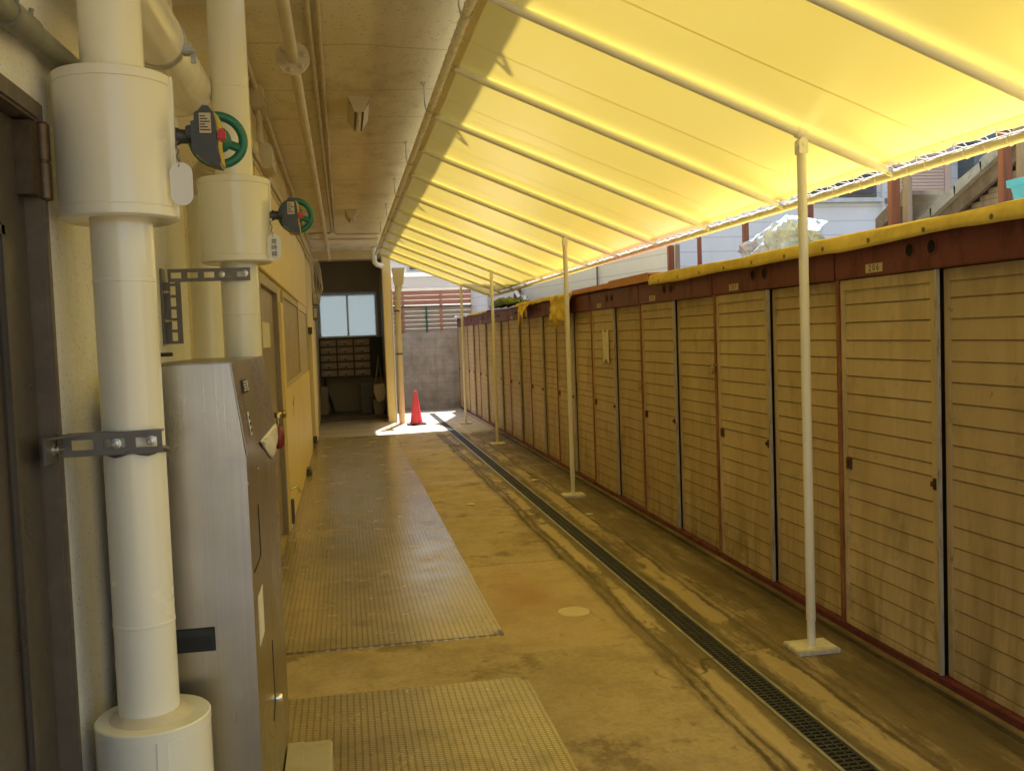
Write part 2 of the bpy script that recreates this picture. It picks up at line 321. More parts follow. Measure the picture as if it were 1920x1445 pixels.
def mk_siding(name, c, pitch):
    t = NT(name); x = t.xyz()
    z = t.math('MODULO', x[2], pitch)
    col = t.mix(t.ramp(t.noise(1.3, 5), .3, .7), sc(c, .93), sc(c, 1.03))
    col = t.mix(t.ramp(t.noise(3, 6, .7, st=(3, 3, .3)), .55, .8, 0, .25), col, sc(c, .6))
    col = t.mix(t.math('MULTIPLY', t.band(z, pitch*.5, .004, .006), .45), col, sc(c, .45))
    h = t.ramp(t.math('MODULO', t.math('ADD', x[2], pitch*.5), pitch), 0, pitch)
    return t.bsdf(col, .6, 0, t.bump(h, .25, .01), .3)
M['siding'] = mk_siding('pale_grey_lap_siding', (.80, .825, .85), .19)
M['siding_blue'] = mk_siding('slate_blue_siding', (.13, .165, .19), .25)
M['white_render'] = paint('white_render', (.72, .71, .69), .7, var=.06, dirt=(.5, .48, .45), dirt_amt=.3, scale=.8)
M['grey_band'] = paint('warm_grey_fascia', (.36, .34, .32), .7, var=.08, scale=1)
M['salmon'] = paint('salmon_beige_shutter', (.60, .45, .36), .5, var=.06, scale=2)
M['glass_dark'] = paint('dark_house_glass', (.06, .055, .055), .12, var=.3, scale=3)
M['tile'] = paint('pale_green_grey_verge_tile', (.45, .47, .43), .7, var=.2, dirt=(.14, .17, .1), dirt_amt=.9, scale=7, bumpk=.3)
M['blue'] = paint('turquoise_plastic', (.05, .42, .85), .4, var=.06, dirt=(.1, .3, .38), dirt_amt=.3, scale=6)
M['cone'] = paint('red_orange_cone_plastic', (.92, .10, .17), .4, var=.06, dirt=(.5, .08, .06), dirt_amt=.25, scale=8)
M['mailbox'] = paint('weathered_mailbox_door', (.33, .255, .18), .45, .2, var=.18, dirt=(.24, .18, .12), dirt_amt=.5, scale=5)
M['mail_frame'] = paint('dark_mailbox_frame', (.035, .03, .026), .5, .2, var=.2)
M['charcoal'] = paint('charcoal_board', (.028, .034, .032), .6, var=.2)
M['paper'] = paint('kraft_paper', (.60, .50, .36), .7, var=.08, scale=6)
M['white_paper'] = paint('white_paper', (.78, .74, .66), .75, var=.08, scale=8)
M['bin'] = paint('grey_bin_plastic', (.14, .135, .13), .5, var=.12, scale=5)
M['bin_beige'] = paint('beige_bin_plastic', (.32, .27, .2), .5, var=.12, scale=5)
M['wood_stick'] = mk_wood('orange_brown_broom_handle', (.40, .20, .085), (.25, .12, .05), (3, 3, .3))
M['lens'] = paint('ribbed_lamp_lens', (.66, .60, .46), .3, var=.06, scale=6)
M['lampshade'] = paint('cream_lamp_body', (.62, .56, .42), .5, var=.08, dirt=(.4, .34, .24), dirt_amt=.3, scale=8)
M['step'] = paint('dark_porch_tile', (.15, .13, .105), .6, var=.2, dirt=(.08, .07, .055), dirt_amt=.5, scale=3)
M['leaf'] = paint('leaf_green', (.05, .12, .02), .6, var=.3, scale=20)
M['red_pipe'] = paint('rust_red_vinyl_pipe', (.22, .06, .045), .5, var=.1)
M['white_pipe'] = paint('white_vinyl_pipe', (.72, .7, .66), .45, var=.06)
def mk_window():
    t = NT('frosted_window_glass')
    a = t.n('ShaderNodeBsdfTranslucent'); a.inputs[0].default_value = (.50, .56, .58, 1)
    d = t.n('ShaderNodeBsdfDiffuse'); d.inputs[0].default_value = (.5, .55, .56, 1)
    g = t.n('ShaderNodeBsdfGlossy'); g.inputs['Roughness'].default_value = .2
    m = t.n('ShaderNodeMixShader'); m.inputs[0].default_value = .3; t.l(a.outputs[0], m.inputs[1]); t.l(d.outputs[0], m.inputs[2])
    m2 = t.n('ShaderNodeMixShader'); m2.inputs[0].default_value = .04; t.l(m.outputs[0], m2.inputs[1]); t.l(g.outputs[0], m2.inputs[2])
    t.l(m2.outputs[0], t.out.inputs[0]); return t.m
M['window'] = mk_window()

# ---------------------------------------------------------------- mesh builder
class MB:
    def __init__(s): s.b = bmesh.new()
    def quad(s, *p):
        try: return s.b.faces.new([s.b.verts.new(q) for q in p])
        except ValueError: return None
    def box(s, x0, x1, y0, y1, z0, z1, bev=0):
        g = bmesh.ops.create_cube(s.b, size=1)['verts']
        for v in g:
            v.co = Vector((x0+(v.co.x+.5)*(x1-x0), y0+(v.co.y+.5)*(y1-y0), z0+(v.co.z+.5)*(z1-z0)))
        if bev:
            es = list({e for v in g for e in v.link_edges})
            bmesh.ops.bevel(s.b, geom=es, offset=bev, segments=2, affect='EDGES', clamp_overlap=True)
        return s
    def tube(s, pts, r, seg=12, cap=True, radii=None, closed=False):
        pts = [Vector(p) for p in pts]; n = len(pts); rings = []
        prev = None
        for i, p in enumerate(pts):
            if closed: d = (pts[(i+1) % n]-pts[i-1]).normalized()
            elif i == 0: d = (pts[1]-p).normalized()
            elif i == n-1: d = (p-pts[i-1]).normalized()
            else: d = ((pts[i+1]-p).normalized()+(p-pts[i-1]).normalized()).normalized()
            if prev is None:
                a = Vector((0, 0, 1)) if abs(d.z) < .9 else Vector((1, 0, 0)); u = d.cross(a).normalized()
            else:
                u = (prev - d*prev.dot(d)).normalized()
            prev = u; v = d.cross(u)
            k = 1.
            if 0 < i < n-1 and not closed:
                c = max(.5, (d.dot((p-pts[i-1]).normalized()))); k = 1/c
            R = radii[i] if radii else r
            rings.append([s.b.verts.new(p + (u*cos(2*pi*j/seg)+v*sin(2*pi*j/seg))*R) for j in range(seg)])
        m = n if closed else n-1
        for i in range(m):
            A, B = rings[i], rings[(i+1) % n]
            for j in range(seg): s.b.faces.new((A[j], A[(j+1) % seg], B[(j+1) % seg], B[j]))
        if cap and not closed:
            s.b.faces.new(rings[0][::-1]); s.b.faces.new(rings[-1])
        return s
    def lathe(s, prof, c=(0, 0, 0), seg=32, axis='z', cap=True):
        c = Vector(c); rings = []
        for (r, h) in prof:
            ring = []
            for j in range(seg):
                a = 2*pi*j/seg; q = (r*cos(a), r*sin(a), h)
                if axis == 'x': q = (q[2], q[0], q[1])
                if axis == 'y': q = (q[1], q[2], q[0])
                ring.append(s.b.verts.new(c+Vector(q)))
            rings.append(ring)
        for A, B in zip(rings, rings[1:]):
            for j in range(seg): s.b.faces.new((A[j], A[(j+1) % seg], B[(j+1) % seg], B[j]))
        if cap and prof[0][0] > 1e-6: s.b.faces.new(rings[0][::-1])
        if cap and prof[-1][0] > 1e-6: s.b.faces.new(rings[-1])
        return s
    def prism(s, poly, axis, a, b):
        def q(u, v, w): return {'x': (w, u, v), 'y': (u, w, v), 'z': (u, v, w)}[axis]
        A = [s.b.verts.new(q(u, v, a)) for u, v in poly]; B = [s.b.verts.new(q(u, v, b)) for u, v in poly]
        n = len(poly)
        s.b.faces.new(A[::-1]); s.b.faces.new(B)
        for i in range(n): s.b.faces.new((A[i], A[(i+1) % n], B[(i+1) % n], B[i]))
        return s
    def grid(s, f, nu, nv):
        V = [[s.b.verts.new(f(i/nu, j/nv)) for j in range(nv+1)] for i in range(nu+1)]
        for i in range(nu):
            for j in range(nv): s.b.faces.new((V[i][j], V[i+1][j], V[i+1][j+1], V[i][j+1]))
        return s
    def mesh(s, name, mat, smooth=35, bevel=0):
        bmesh.ops.remove_doubles(s.b, verts=s.b.verts, dist=1e-5)
        bmesh.ops.recalc_face_normals(s.b, faces=s.b.faces)
        me = bpy.data.meshes.new(name); s.b.to_mesh(me); s.b.free()
        if smooth:
            for p in me.polygons: p.use_smooth = True
            me.set_sharp_from_angle(angle=rad(smooth))
        me.materials.append(mat)
        return me
    def obj(s, name, mat, parent=None, smooth=35):
        o = bpy.data.objects.new(name, s.mesh(name, M[mat] if isinstance(mat, str) else mat, smooth)); COL.objects.link(o)
        if parent is not None:
            o.parent = parent
            o.matrix_parent_inverse = world(parent).inverted()
        return o
def world(o):
    m = o.matrix_local if o.parent is None else None
    if o.parent is None: return Matrix.LocRotScale(o.location, o.rotation_euler, o.scale)
    return world(o.parent) @ o.matrix_parent_inverse @ Matrix.LocRotScale(o.location, o.rotation_euler, o.scale)
def tag(o, label, cat, group=None):
    o['label'] = label; o['category'] = cat
    if group: o['group'] = group
    return o
def empty(name, loc, label, cat, group=None, rz=0):
    o = bpy.data.objects.new(name, None); COL.objects.link(o); o.location = loc; o.rotation_euler = (0, 0, rz)
    o.empty_display_size = .1
    return tag(o, label, cat, group)
def copy_tree(o, parent=None, cut=()):
    c = o.copy(); COL.objects.link(c)
    if parent is not None:
        mpi = o.matrix_parent_inverse.copy(); c.parent = parent; c.matrix_parent_inverse = mpi
    for ch in o.children:
        if ch.name.split('.')[0] not in cut: copy_tree(ch, c, cut)
    return c
def structure(o): o['kind'] = 'structure'; return o
def text_mesh(txt, size, mat, name, parent, mw, sx=1):
    cu = bpy.data.curves.new(name, 'FONT'); cu.body = txt; cu.size = size; cu.align_x = 'CENTER'; cu.align_y = 'CENTER'; cu.extrude = .0006
    t = bpy.data.objects.new(name+'_curve', cu); COL.objects.link(t)
    dg = bpy.context.evaluated_depsgraph_get()
    me = bpy.data.meshes.new_from_object(t.evaluated_get(dg)); me.name = name
    bpy.data.objects.remove(t); bpy.data.curves.remove(cu)
    me.transform(mw @ Matrix.Diagonal((sx, 1, 1, 1))); me.materials.clear(); me.materials.append(M[mat])
    o = bpy.data.objects.new(name, me); COL.objects.link(o)
    if parent is not None:
        o.parent = parent; o.matrix_parent_inverse = world(parent).inverted()
    return o
FACE_NX = Matrix(((0, 0, -1, 0), (-1, 0, 0, 0), (0, 1, 0, 0), (0, 0, 0, 1)))   # text read from -X side
FACE_NY = Matrix(((1, 0, 0, 0), (0, 0, -1, 0), (0, 1, 0, 0), (0, 0, 0, 1)))   # text read from -Y side
FACE_PX = Matrix(((0, 0, 1, 0), (1, 0, 0, 0), (0, 1, 0, 0), (0, 0, 0, 1)))    # text read from +X side
def T(x, y, z): return Matrix.Translation((x, y, z))
def nz(p, s=1.): return noise.noise(Vector(p)*s)

# ================================================================ SETTING
# ground: one sheet to the horizon, with a slot left for the drain channel
g = MB()
DX0, DX1 = 1.625, 1.765
def gq(x0, x1, y0, y1): g.quad((x0, y0, 0), (x1, y0, 0), (x1, y1, 0), (x0, y1, 0))
gq(-150, DX0, -150, 200); gq(DX1, 150, -150, 200); gq(DX0, DX1, -150, .2); gq(DX0, DX1, 19.6, 200)
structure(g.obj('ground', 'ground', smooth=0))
# ---- left apartment building
bld = empty('apartment_building', (-.7, 9, 0), 'cream plastered apartment block with a brown soffit over the passage', 'building')
m = MB(); m.box(-1.0, -.62, -1.5, 1.08, 0, 3.2); m.box(-1.0, -.62, 2.20, 4.12, 0, 3.2); m.box(-1.0, -.62, 1.08, 2.20, 2.07, 3.2)
m.obj('plaster_wall', 'plaster', bld)
m = MB(); m.box(-1.1, -.80, 4.12, 4.95, 0, 3.2); m.obj('recess_wall', 'plaster', bld)
m = MB(); m.box(-1.1, -.51, 4.95, 6.28, 0, 3.2); m.box(-1.1, -.51, 6.28, 7.98, 2.0, 3.2); m.box(-1.1, -.51, 7.98, 20.6, 0, 3.2); m.box(-1.1, -.60, 6.28, 7.98, 0, 2.0)
m.obj('passage_wall', 'wall_yellow', bld)
m = MB(); m.box(-6, .70, -1.5, 20.95, 3.2, 6.2); m.obj('upper_storeys', 'soffit', bld)
m = MB(); m.box(.701, .93, 18.0, 20.95, 3.2, 3.6); m.obj('porch_roof', 'soffit', bld)
m = MB(); m.box(-6, 1.275, -1.5, 20.95, 6.2, 8.0); m.obj('eave_storey', 'plaster', bld)
m = MB(); m.box(-1.1, .9, 18.2, 18.55, 3.06, 3.199); m.obj('beam', 'wall_yellow', bld)
# back wall of the porch with window opening
m = MB()
wx0, wx1, wz0, wz1 = -.50, .73, 1.61, 2.56
m.box(-1.1, wx0, 20.6, 20.95, 0, 3.199); m.box(wx1, .92, 20.6, 20.95, 0, 3.199)
m.box(wx0, wx1, 20.6, 20.95, 0, wz0); m.box(wx0, wx1, 20.6, 20.95, wz1, 3.199)
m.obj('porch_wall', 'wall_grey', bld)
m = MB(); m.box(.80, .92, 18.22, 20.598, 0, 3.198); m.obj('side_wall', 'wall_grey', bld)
m = MB(); m.box(.752, .915, 17.95, 18.2, .10, 3.2, .012); m.box(.765, .90, 17.965, 18.19, 0, .10)
m.obj('column', 'col_yellow', bld)
wf = MB()
for (a, b, c_, d) in ((wx0, wx1, wz0, wz0+.035), (wx0, wx1, wz1-.035, wz1), (wx0, wx0+.035, wz0+.035, wz1-.035), (wx1-.035, wx1, wz0+.035, wz1-.035), (.095, .125, wz0+.035, wz1-.035)):
    wf.box(a, b, 20.87, 20.945, c_, d)
win = wf.obj('window', 'galv_frame', bld)
m = MB(); m.box(wx0+.035, .095, 20.925, 20.931, wz0+.035, wz1-.035); m.obj('pane', 'window', win)
m = MB(); m.box(.125, wx1-.035, 20.925, 20.931, wz0+.035, wz1-.035); m.obj('pane', 'window', win)
m = MB(); m.box(wx0-.03, wx1+.03, 20.575, 20.60, wz0-.03, wz0-.001); m.obj('sill', 'galv_frame', win)
# laundry arms on the storey above (their shadows fall on the awning)
for y in (6.55, 8.41, 12.07, 15.6):
    m = MB(); m.tube([(1.275, y-.06, 6.24), (1.38, y+.1, 6.24)], .014, 8); m.tube([(1.275, y-.2, 6.24), (1.38, y+.1, 6.24)], .014, 8)
    m.obj('laundry_bracket', 'galv', bld)
# near brown steel door
df = MB()
for (y0, y1, z0, z1) in ((2.172, 2.205, 0, 2.075), (1.075, 2.172, 2.03, 2.075), (1.075, 1.16, 0, 2.03)): df.box(-.72, -.606, y0, y1, z0, z1, .006)
door = df.obj('door_frame', 'bronze_frame', bld)
m = MB(); m.box(-.70, -.645, 1.16, 2.170, .01, 2.028, .003)
for (y0, y1, z0, z1) in ((1.30, 2.00, .16, 1.80),):
    m.box(-.646, -.630, y0, y1, z0, z0+.03, .006); m.box(-.646, -.630, y0, y1, z1-.03, z1, .006)
    m.box(-.646, -.630, y0, y0+.03, z0, z1, .006); m.box(-.646, -.630, y1-.03, y1, z0, z1, .006)
dl = m.obj('door', 'bronze', bld)
for z in (1.868, .35):
    m = MB(); m.lathe([(.0, 0), (.012, .0), (.015, .004), (.015, .076), (.0135, .078), (.0135, .081), (.015, .083), (.015, .158), (.011, .163), (0, .163)], (-.606, 2.185, z), 16)
    m.box(-.648, -.610, 2.12, 2.178, z+.005, z+.155)
    m.obj('hinge', 'hinge', dl)
# brown glazed door in the passage wall
m = MB(); m.box(-.60, -.545, 6.34, 7.90, .04, 1.94)
m2 = m.obj('door', 'door_brown', bld)
m = MB(); m.box(-.546, -.541, 6.72, 7.4, 1.52, 1.70); m.obj('pane', 'white_paper', m2)
m = MB(); m.lathe([(.0, 0), (.014, 0), (.014, .03), (.03, .04), (.034, .055), (.028, .07), (0, .078)], (-.545, 7.75, .99), 16, 'x'); m.obj('knob', 'brass', m2)
m = MB()
for (y0, y1, z0, z1) in ((6.28, 6.34, 0, 2.0), (7.90, 7.98, 0, 2.0), (6.34, 7.90, 1.94, 2.0)): m.box(-.60, -.508, y0, y1, z0, z1)
m.obj('door_frame', 'door_brown', bld)
# yellow panelling
m = MB(); m.box(-.512, -.485, 6.1, 13.7, 2.02, 2.80, .004); m.box(-.512, -.492, 11.2, 13.7, 1.93, 2.018)
m.obj('upper_panel', 'yellow_paint', bld)
m = MB(); m.box(-.512, -.487, 8.02, 13.6, .06, 1.16, .004); m.box(-.512, -.49, 8.02, 8.32, 1.163, 1.88); m.box(-.512, -.494, 8.02, 13.6, 0.0, .058)
lp = m.obj('lower_panel', 'yellow_paint', bld)
m = MB()
def scar(u, v):
    a = 2*pi*u; r = v*(.5+.3*sin(3*a+1)+.2*sin(5*a)); return (-.4855, 9.15+.20*r*cos(a), .98+.11*r*sin(a)+.05*r*cos(a))
m.grid(scar, 20, 3); m.obj('chipped_patch', 'chip', lp, smooth=0)
wn2 = MB()
for (y0, y1, z0, z1) in ((8.33, 8.42, 1.165, 1.99), (11.05, 11.25, 1.165, 1.99), (8.42, 11.05, 1.165, 1.21), (8.42, 11.05, 1.94, 1.99)): wn2.box(-.53, -.49, y0, y1, z0, z1)
w2 = wn2.obj('window', 'board_beige', bld)
m = MB(); m.box(-.53, -.49, 13.5, 13.62, 1.165, 1.99); m.obj('jamb', 'board_beige', w2)
m = MB(); m.box(-.52, -.505, 8.42, 11.05, 1.21, 1.94); m.obj('pane', 'frosted', w2)
m = MB(); m.box(-.52, -.500, 11.25, 13.5, 1.165, 1.92); m.obj('pane', 'board_beige', w2)
m = MB(); m.box(-.512, -.495, 13.75, 14.1, .0, 2.3); m.obj('door_frame', 'door_brown', bld)
m = MB(); m.box(-.50, -.455, 14.2, 15.6, .05, 1.74, .004); dd = m.obj('door', 'pale_yellow', bld); dd['label'] = 'pale yellow door leaf'
for z in (.08, 1.66):
    m = MB(); m.box(-.515, -.44, 14.08, 14.195, z, z+.1); m.obj('hinge', 'bronze_frame', dd)
m = MB(); m.tube([(-.485, 8.1, .34), (-.44, 8.12, .36), (-.415, 8.16, .30)], .012, 10); m.obj('lever_handle', 'chrome', lp)
m = MB(); m.box(-.486, -.462, 8.03, 8.10, .06, .26, .004); m.obj('pivot_hinge', 'bronze_frame', lp)
m = MB(); m.box(-.49, -.43, 11.2, 11.5, .012, .05); m.box(-.49, -.44, 11.22, 11.48, .05, .09); m.obj('door_stop', 'bronze_frame', lp)
# porch floor: low slab with dark joints
m = MB(); m.box(-1.1, .80, 19.2, 20.6, 0, .05); m.box(-1.1, .80, 18.55, 19.2, 0, .025)
structure(m.obj('porch_pavement', 'step'))

# ---- checker plates (the passage floor covers)
def plate(y0, y1, x0, x1, label):
    m = MB(); ny = max(4, int((y1-y0)*10)); nx = 16
    def f(u, v):
        x = x0+(x1-x0)*u; y = y0+(y1-y0)*v
        e = min(u, 1-u)*(x1-x0)
        ee = min(e, min(v, 1-v)*(y1-y0)); z = .0105 + (.0045*nz((x*1.5, y*.9, 3)) + .0015)*min(1, max(0, ee-.04)/.2)
        return (x, y, z)
    m.grid(f, nx, ny)
    m.quad((x1, y0, .0105), (x1, y1, .0105), (x1+.006, y1, .0), (x1+.006, y0, .0))
    m.quad((x0, y0, .0105), (x1, y0, .0105), (x1, y0-.006, 0), (x0, y0-.006, 0)); m.quad((x1, y1, .0105), (x0, y1, .0105), (x0, y1+.006, 0), (x1, y1+.006, 0))
    tag(m.obj('checker_plate', 'checker'), label, 'floor plate', 'ribbed steel floor plates')
plate(4.83, 15.55, -.50, .745, 'long ribbed steel floor plate running back towards the sunlit porch')
plate(1.2, 4.19, -.50, .745, 'ribbed steel floor plate nearest, beside the stainless cabinet')
m = MB(); m.box(-.05, .28, 15.3, 15.36, .012, .016); tag(m.obj('drain_slot', 'dark'), 'short dark slot cover at the far end of the long floor plate', 'drain cover')
m = MB(); m.lathe([(.0, .004), (.088, .004), (.09, 0)], (1.19, 5.13, 0.0005), 40); tag(m.obj('mortar_disc', 'patch'), 'small pale round mortar patch on the concrete', 'patch')

# ---- drain channel
dr = empty('drain_channel', (1.695, 10, 0), 'long narrow drain channel with dark grating beside the sheds', 'drain')
m = MB(); m.box(DX0, DX1, .2, 19.6, -.12, -.10); m.box(DX0-.02, DX0, .2, 19.6, -.12, -.002); m.box(DX1, DX1+.02, .2, 19.6, -.12, -.002)
m.obj('channel', 'dark', dr)
for xx in (DX0, DX1-.014):
    m = MB(); y = .2
    while y < 19.55: m.box(xx, xx+.014, y, min(y+1.99, 19.6), -.05, .006); y += 2.0
    m.obj('frame', 'galv_frame', dr)
m = MB(); y = .24
while y < 19.55:
    m.box(DX0+.016, DX1-.016, y, y+.014, -.022, .001); y += .030
for xx in (DX0+.016, DX0+.048, DX1-.056, DX1-.024): m.box(xx, xx+.007, .22, 19.58, -.022, .0025)
m.obj('grating', 'grate', dr)
# narrow slab edges along the sheds
m = MB(); m.box(2.36, 2.66, .8, 20.45, 0, .022)
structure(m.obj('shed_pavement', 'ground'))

# ================================================================ INSULATED PIPES AND VALVES
def valve(parent, cx, cy, jr, zc):
    """gear-operated valve poking out of the jacket side: stem, gearbox, handwheel"""
    gx = cx+jr
    m = MB(); m.lathe([(.0, 0), (.022, 0), (.02, .012), (.016, .02), (.016, .055), (0, .055)], (gx-.008, cy, zc), 20, 'x')
    m.box(gx+.026, gx+.046, cy-.03, cy+.03, zc-.008, zc+.02, .003); m.obj('stem', 'gear', parent)
    x0 = gx+.040
    # gearbox: outline in x-z, pulled along y
    KX = .60
    out = [(0, -.045), (.03, -.062), (.045, -.068), (.066, -.078), (.098, -.082), (.102, -.07), (.092, -.04), (.088, .03), (.082, .05), (.066, .066), (.045, .068), (.028, .055), (.014, .05), (.012, .03), (0, .028)]
    m = MB(); m.prism([(x0+a*KX, zc+b*.88) for a, b in out], 'y', cy-.045, cy+.03)
    gb = m.obj('gearbox', 'gear', parent)
    m = MB(); m.box(x0+.019, x0+.044, cy-.0475, cy-.045, zc-.002, zc+.042); pl_ = m.obj('rating_plate', 'board_beige', gb)
    m = MB()
    for i in range(6): m.box(x0+.021, x0+.042-(i % 3)*.005, cy-.0485, cy-.0476, zc+.004+i*.006, zc+.0062+i*.006)
    m.obj('print', 'ink', gb)
    m = MB(); m.prism([(x0+.052, zc-.068), (x0+.0615, zc-.062), (x0+.0565, zc-.02), (x0+.0575, zc+.02), (x0+.056, zc+.042), (x0+.048, zc+.05)], 'y', cy-.025, cy+.04); m.obj('indicator', 'yellowpart', parent)
    m = MB(); m.box(x0+.056, x0+.073, cy-.05, cy-.026, zc-.018, zc+.008, .004); m.obj('indicator_knob', 'red', parent)
    # handwheel, axis roughly along the passage
    hc = Vector((x0+.043, cy+.08, zc+.008)); m = MB()
    ring = [(hc.x+.056*cos(a), hc.y+.012*cos(a), hc.z+.056*sin(a)) for a in [2*pi*i/32 for i in range(32)]]
    m.tube(ring, .0108, 12, closed=True)
    hw = m.obj('handwheel', 'green', parent)
    m = MB(); m.lathe([(0, -.018), (.016, -.018), (.03, -.006), (.03, .008), (0, .008)], hc, 20, 'y')
    m.tube([hc, hc-Vector((0, .05, 0))], .008, 10)
    m.obj('hub', 'green', hw)
    for k in range(3):
        a = radians_(100+120*k); m = MB(); m.tube([hc+Vector((.018*cos(a), .004*cos(a), .018*sin(a))), hc+Vector((.05*cos(a), .012*cos(a), .05*sin(a)))], .0105, 10); m.obj('spoke', 'green', hw)
def radians_(d): return d*pi/180
def seam_pipe(m, cx, cy, r, z0, z1, seams):
    prof = [(r, z0)]
    for z in sorted(seams): prof += [(r, z-.004), (r+.0012, z-.003), (r+.0012, z+.003), (r, z+.004)]
    prof += [(r, z1)]
    m.lathe(prof, (cx, cy, 0), 48)
def jacket(m, cx, cy, R, r, z0, z1):
    m.lathe([(r, z0+.004), (R-.012, z0-.004), (R-.002, z0), (R+.001, z0+.003), (R+.001, z0+.022), (R-.0015, z0+.023), (R, z0+.025), (R, z1-.025), (R-.0015, z1-.023), (R+.001, z1-.022), (R+.001, z1-.003), (R-.002, z1), (r, z1)], (cx, cy, 0), 56)
def flash(m, cx, cy, R, ang, z0, z1):
    a = ang; m.tube([(cx+R*cos(a), cy+R*sin(a), z0+.004), (cx+R*cos(a), cy+R*sin(a), z1-.004)], .0045, 6)
PX, PY, PR, JR = -.476, 2.275, .0665, .125
p1 = empty('insulated_pipe', (PX, PY, 0), 'thick cream insulated riser pipe standing in front of the stainless cabinet', 'pipe', 'cream insulated riser pipes')
m = MB(); seam_pipe(m, PX, PY, PR, .70, 3.19, [1.70, .93]); m.obj('pipe', 'pipe_cream', p1)
m = MB(); jacket(m, PX-.002, PY, JR, PR, 1.835, 2.148); m.obj('valve_jacket', 'pipe_cream', p1)
m = MB(); flash(m, PX, PY, JR+.002, radians_(-12), 1.835, 2.148); m.box(PX+.119, PX+.128, PY-.03, PY-.012, 1.84, 2.14); m.obj('jacket_seam', 'pipe_cream', p1)
m = MB(); jacket(m, PX+.008, PY, JR, PR, .0, .712); m.obj('base_jacket', 'pipe_cream', p1)
m = MB(); a = radians_(-72); m.prism([(PX+.008+JR*cos(a+d)*k, PY+JR*sin(a+d)*k) for d, k in ((-.09, 1.0), (-.09, 1.02), (.09, 1.02), (.09, 1.0))], 'z', .0, .69); m.obj('jacket_seam', 'pipe_cream', p1)
m = MB(); m.lathe([(PR+.025, .712), (PR+.012, .720), (PR+.001, .728), (PR-.004, .728)], (PX+.004, PY, 0), 32); m.obj('sealant', 'pipe_old', p1)
valve(p1, PX, PY, JR, 2.02)
P2X, P2Y = -.363, 3.63
p2 = empty('insulated_pipe', (P2X, P2Y, 0), 'second cream insulated riser pipe, behind the stainless cabinet', 'pipe', 'cream insulated riser pipes')
m = MB(); seam_pipe(m, P2X, P2Y, PR, .3, 3.19, [1.66, 2.47]); m.obj('pipe', 'pipe_cream', p2)
m = MB(); jacket(m, P2X-.004, P2Y, JR, PR, 1.845, 2.145); m.obj('valve_jacket', 'pipe_cream', p2)
m = MB(); flash(m, P2X-.004, P2Y, JR+.002, radians_(-6), 1.845, 2.145); m.obj('jacket_seam', 'pipe_cream', p2)
valve(p2, P2X, P2Y, JR, 2.015)
p3 = empty('insulated_pipe', (-.585, 4.42, 0), 'shaded insulated pipe in the wall recess behind the hanging angle bracket', 'pipe', 'cream insulated riser pipes')
m = MB(); seam_pipe(m, -.585, 4.42, PR, 0, 2.2, [1.38]); m.obj('pipe', 'pipe_cream', p3)
m = MB(); m.tube([(-.585, 4.42, 2.16), (-.585, 4.42, 2.25), (-.57, 4.40, 2.30), (-.5, 4.2, 2.32), (-.44, 3.98, 2.32)], .05, 20); m.lathe([(0, -.012), (.062, -.012), (.062, .012), (0, .012)], (-.50, 4.2, 2.32), 20, 'y'); m.obj('branch', 'pipe_old', p3)
hp = empty('insulated_pipe', (-.5, 3, 2.45), 'horizontal insulated pipe running overhead to a rounded elbow behind the near riser', 'pipe')
pts = [(-.478, 2.30, 2.405), (-.49, 2.8, 2.43), (-.50, 3.62, 2.465)]
for i in range(1, 7):
    a = i/6*pi/2; pts.append((-.50-.09*(1-cos(a)), 3.62+.09*sin(a), 2.465))
pts.append((-.80, 3.71, 2.465))
m = MB(); m.tube(pts, .078, 32, cap=False); m.obj('pipe', 'pipe_cream', hp)
m = MB(); m.tube([(-.4925, 2.93, 2.436), (-.4935, 2.975, 2.437)], .0815, 32); m.box(-.425, -.39, 2.93, 2.975, 2.395, 2.42, .004); m.box(-.40, -.385, 2.945, 2.955, 2.37, 2.40); m.obj('hanger_band', 'galv_frame', hp)
# angle brackets
def slot(m, x0, x1, y, z): pass
def bracket_arm(name_parent, x0, x1, y, zc, h):
    """slotted strap in the x direction facing the camera, with real slots cut out as gaps between webs"""
    m = MB(); n = max(1, round((x1-x0)/.062)); w = (x1-x0)/n
    m.box(x0, x1, y, y+.004, zc+h*.22, zc+h*.5); m.box(x0, x1, y, y+.004, zc-h*.5, zc-h*.22)
    for i in range(n+1):
        c = x0+i*w; m.box(max(x0, c-.0105), min(x1, c+.0105), y, y+.004, zc-h*.22, zc+h*.22)
    m.box(x0, x1, y+.004, y+.03, zc+h*.5-.004, zc+h*.5)
    return m
def bolts(parent, pts, axis='y', r=.0062):
    for p in pts:
        m = MB(); s = -1 if axis == 'y' else 1
        m.lathe([(0, 0), (r*1.8, 0), (r*1.8, s*.002), (r*1.15, s*.0025), (r*1.15, s*.010), (r*.55, s*.011), (r*.55, s*.024), (0, s*.024)], p, 6 if False else 12, axis)
        m.obj('bolt', 'bolt', parent)
b1 = empty('pipe_bracket', (-.61, 2.19, 1.33), 'dark slotted angle bracket clamping the near riser pipe to the wall', 'bracket', 'slotted pipe brackets')
y1 = PY-PR-.010
m = bracket_arm(b1, -.60, -.402, y1, 1.345, .050)
m.box(-.618, -.612, y1-.10, y1+.005, 1.316, 1.372); m.prism([(-.614, y1-.085), (-.614, y1), (-.565, y1)], 'z', 1.366, 1.37); m.box(-.618, -.60, y1, y1+.004, 1.32, 1.37)
m.obj('arm', 'galv', b1)
bolts(b1, [(-.497, y1, 1.345), (-.424, y1, 1.347)])
bolts(b1, [(-.612, y1-.05, 1.343)], 'x', .007)
m = MB(); a0 = [(PX+(PR+.004)*cos(a), PY+(PR+.004)*sin(a), 1.33) for a in [pi+pi*i/16 for i in range(17)]]
for i in range(17): pass
